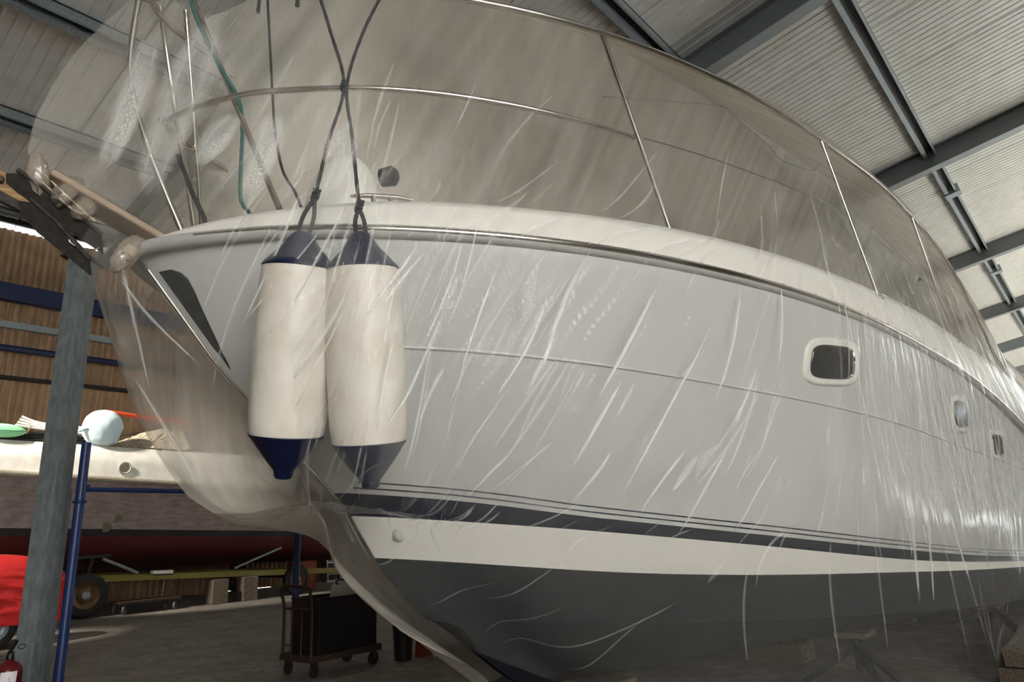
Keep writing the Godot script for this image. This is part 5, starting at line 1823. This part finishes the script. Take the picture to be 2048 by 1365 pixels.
	for q in [[-0.42, 0.2], [0.42, 0.2], [-0.42, -0.2], [0.42, -0.2]]:
		caster(dy, dl + Vector3(q[0], 0.075, q[1]), 0.075, 0.8, M.caster_grey)
	part(dy, "upright", MB.new().rod(dl + Vector3(0.35, 0.2, -0.2), dl + Vector3(0.38, 0.6, -0.2), 0.012, 8), M.galvanised)
	var ld := Vector3(10.9, 0, -15.6)
	var la := thing("step_ladder", "small aluminium step ladder standing in the dark beyond the blue post", "ladder", ld)
	for s in [-1, 1]:
		part(la, "stile", MB.new().rod(ld + Vector3(s * 0.2, 0.0, 0.0), ld + Vector3(s * 0.17, 1.3, -0.25), 0.018, 8), M.aluminium)
	for k in 4:
		part(la, "rung", MB.new().box(ld + Vector3(0, 0.2 + 0.28 * k, -0.04 - 0.054 * k), Vector3(0.38, 0.025, 0.06), 0.004), M.aluminium)
	part(la, "foot", MB.new().box(ld + Vector3(0, 0.03, 0.0), Vector3(0.5, 0.06, 0.08), 0.006), M.white_plastic)
	var bx := [[Vector3(8.9, 0.0, -14.0), Vector3(0.5, 0.62, 0.4), "terracotta coloured carton under the old boat, left of the blue post"], [Vector3(11.9, 0.0, -15.2), Vector3(1.1, 0.62, 0.5), "terracotta coloured carton by the wall, right of the step ladder"]]
	for q in bx:
		var b := thing("carton", q[2], "carton", q[0], "terracotta cartons by the wall")
		part(b, "box", MB.new().box(q[0] + Vector3(0, q[1].y * 0.5, 0), q[1], 0.008), M.terracotta)
		part(b, "lid_flap", MB.new().box(q[0] + Vector3(0, q[1].y + 0.006, 0.1), Vector3(q[1].x * 0.98, 0.008, q[1].z * 0.5), 0.0), M.terracotta)
	for i in 2:
		var wp := Vector3([6.6, 7.2][i], 0, -13.2)
		var w := thing("wooden_block", ["wooden support block under the yellow beam, the one nearer the wheel", "wooden support block under the yellow beam, the one nearer the blue post"][i], "block", wp, "wooden blocks under the trailer")
		part(w, "block", MB.new().box(wp + Vector3(0, 0.22, 0), Vector3(0.3, 0.44, 0.3), 0.01), M.timber)


# ------------------------------------------------------------------ the work lamp that lights the old boat

func make_lamp() -> void:
	work_lamp("hanging work lamp shining down along the old boat's white coaming", Vector3(-1.6, 7.2, -11.7), Vector3(4.4, 2.6, -13.25), 12.5, LAMP)
	work_lamp("hanging work lamp shining down on the red cover", Vector3(-2.2, 7.2, -8.6), Vector3(2.2, 1.0, -10.6), 6.5, LAMP * 0.6)


func work_lamp(label: String, at: Vector3, aim: Vector3, cone: float, energy: float) -> void:
	var d := (aim - at).normalized()
	var x := d.cross(Vector3.UP).normalized()
	var b := Basis(x, x.cross(d).normalized() * -1.0, -d)
	b = Basis(x, d.cross(x).normalized() * -1.0, -d)
	var t := thing("work_lamp", label, "lamp", at)
	part(t, "housing", MB.new().box(at - d * 0.08, Vector3(0.6, 0.4, 0.14), 0.02, b), M.black_plastic)
	part(t, "lamp_face", MB.new().box(at, Vector3(0.54, 0.34, 0.01), 0.0, b), M.lamp_glass, "glowing lamp face")
	part(t, "hanger", MB.new().rod(at - d * 0.12, Vector3(at.x, roof_y(at.z), at.z), 0.015, 8), M.galvanised)
	var l := SpotLight3D.new()
	l.name = "lamp_light"
	l.position = d * 0.03
	l.basis = b
	l.light_color = Color(1.0, 0.97, 0.92)
	l.light_energy = energy
	l.light_size = 0.25
	l.spot_angle = cone
	l.spot_angle_attenuation = 0.4
	l.spot_range = 60.0
	l.spot_attenuation = 2.0
	l.shadow_enabled = true
	t.add_child(l)
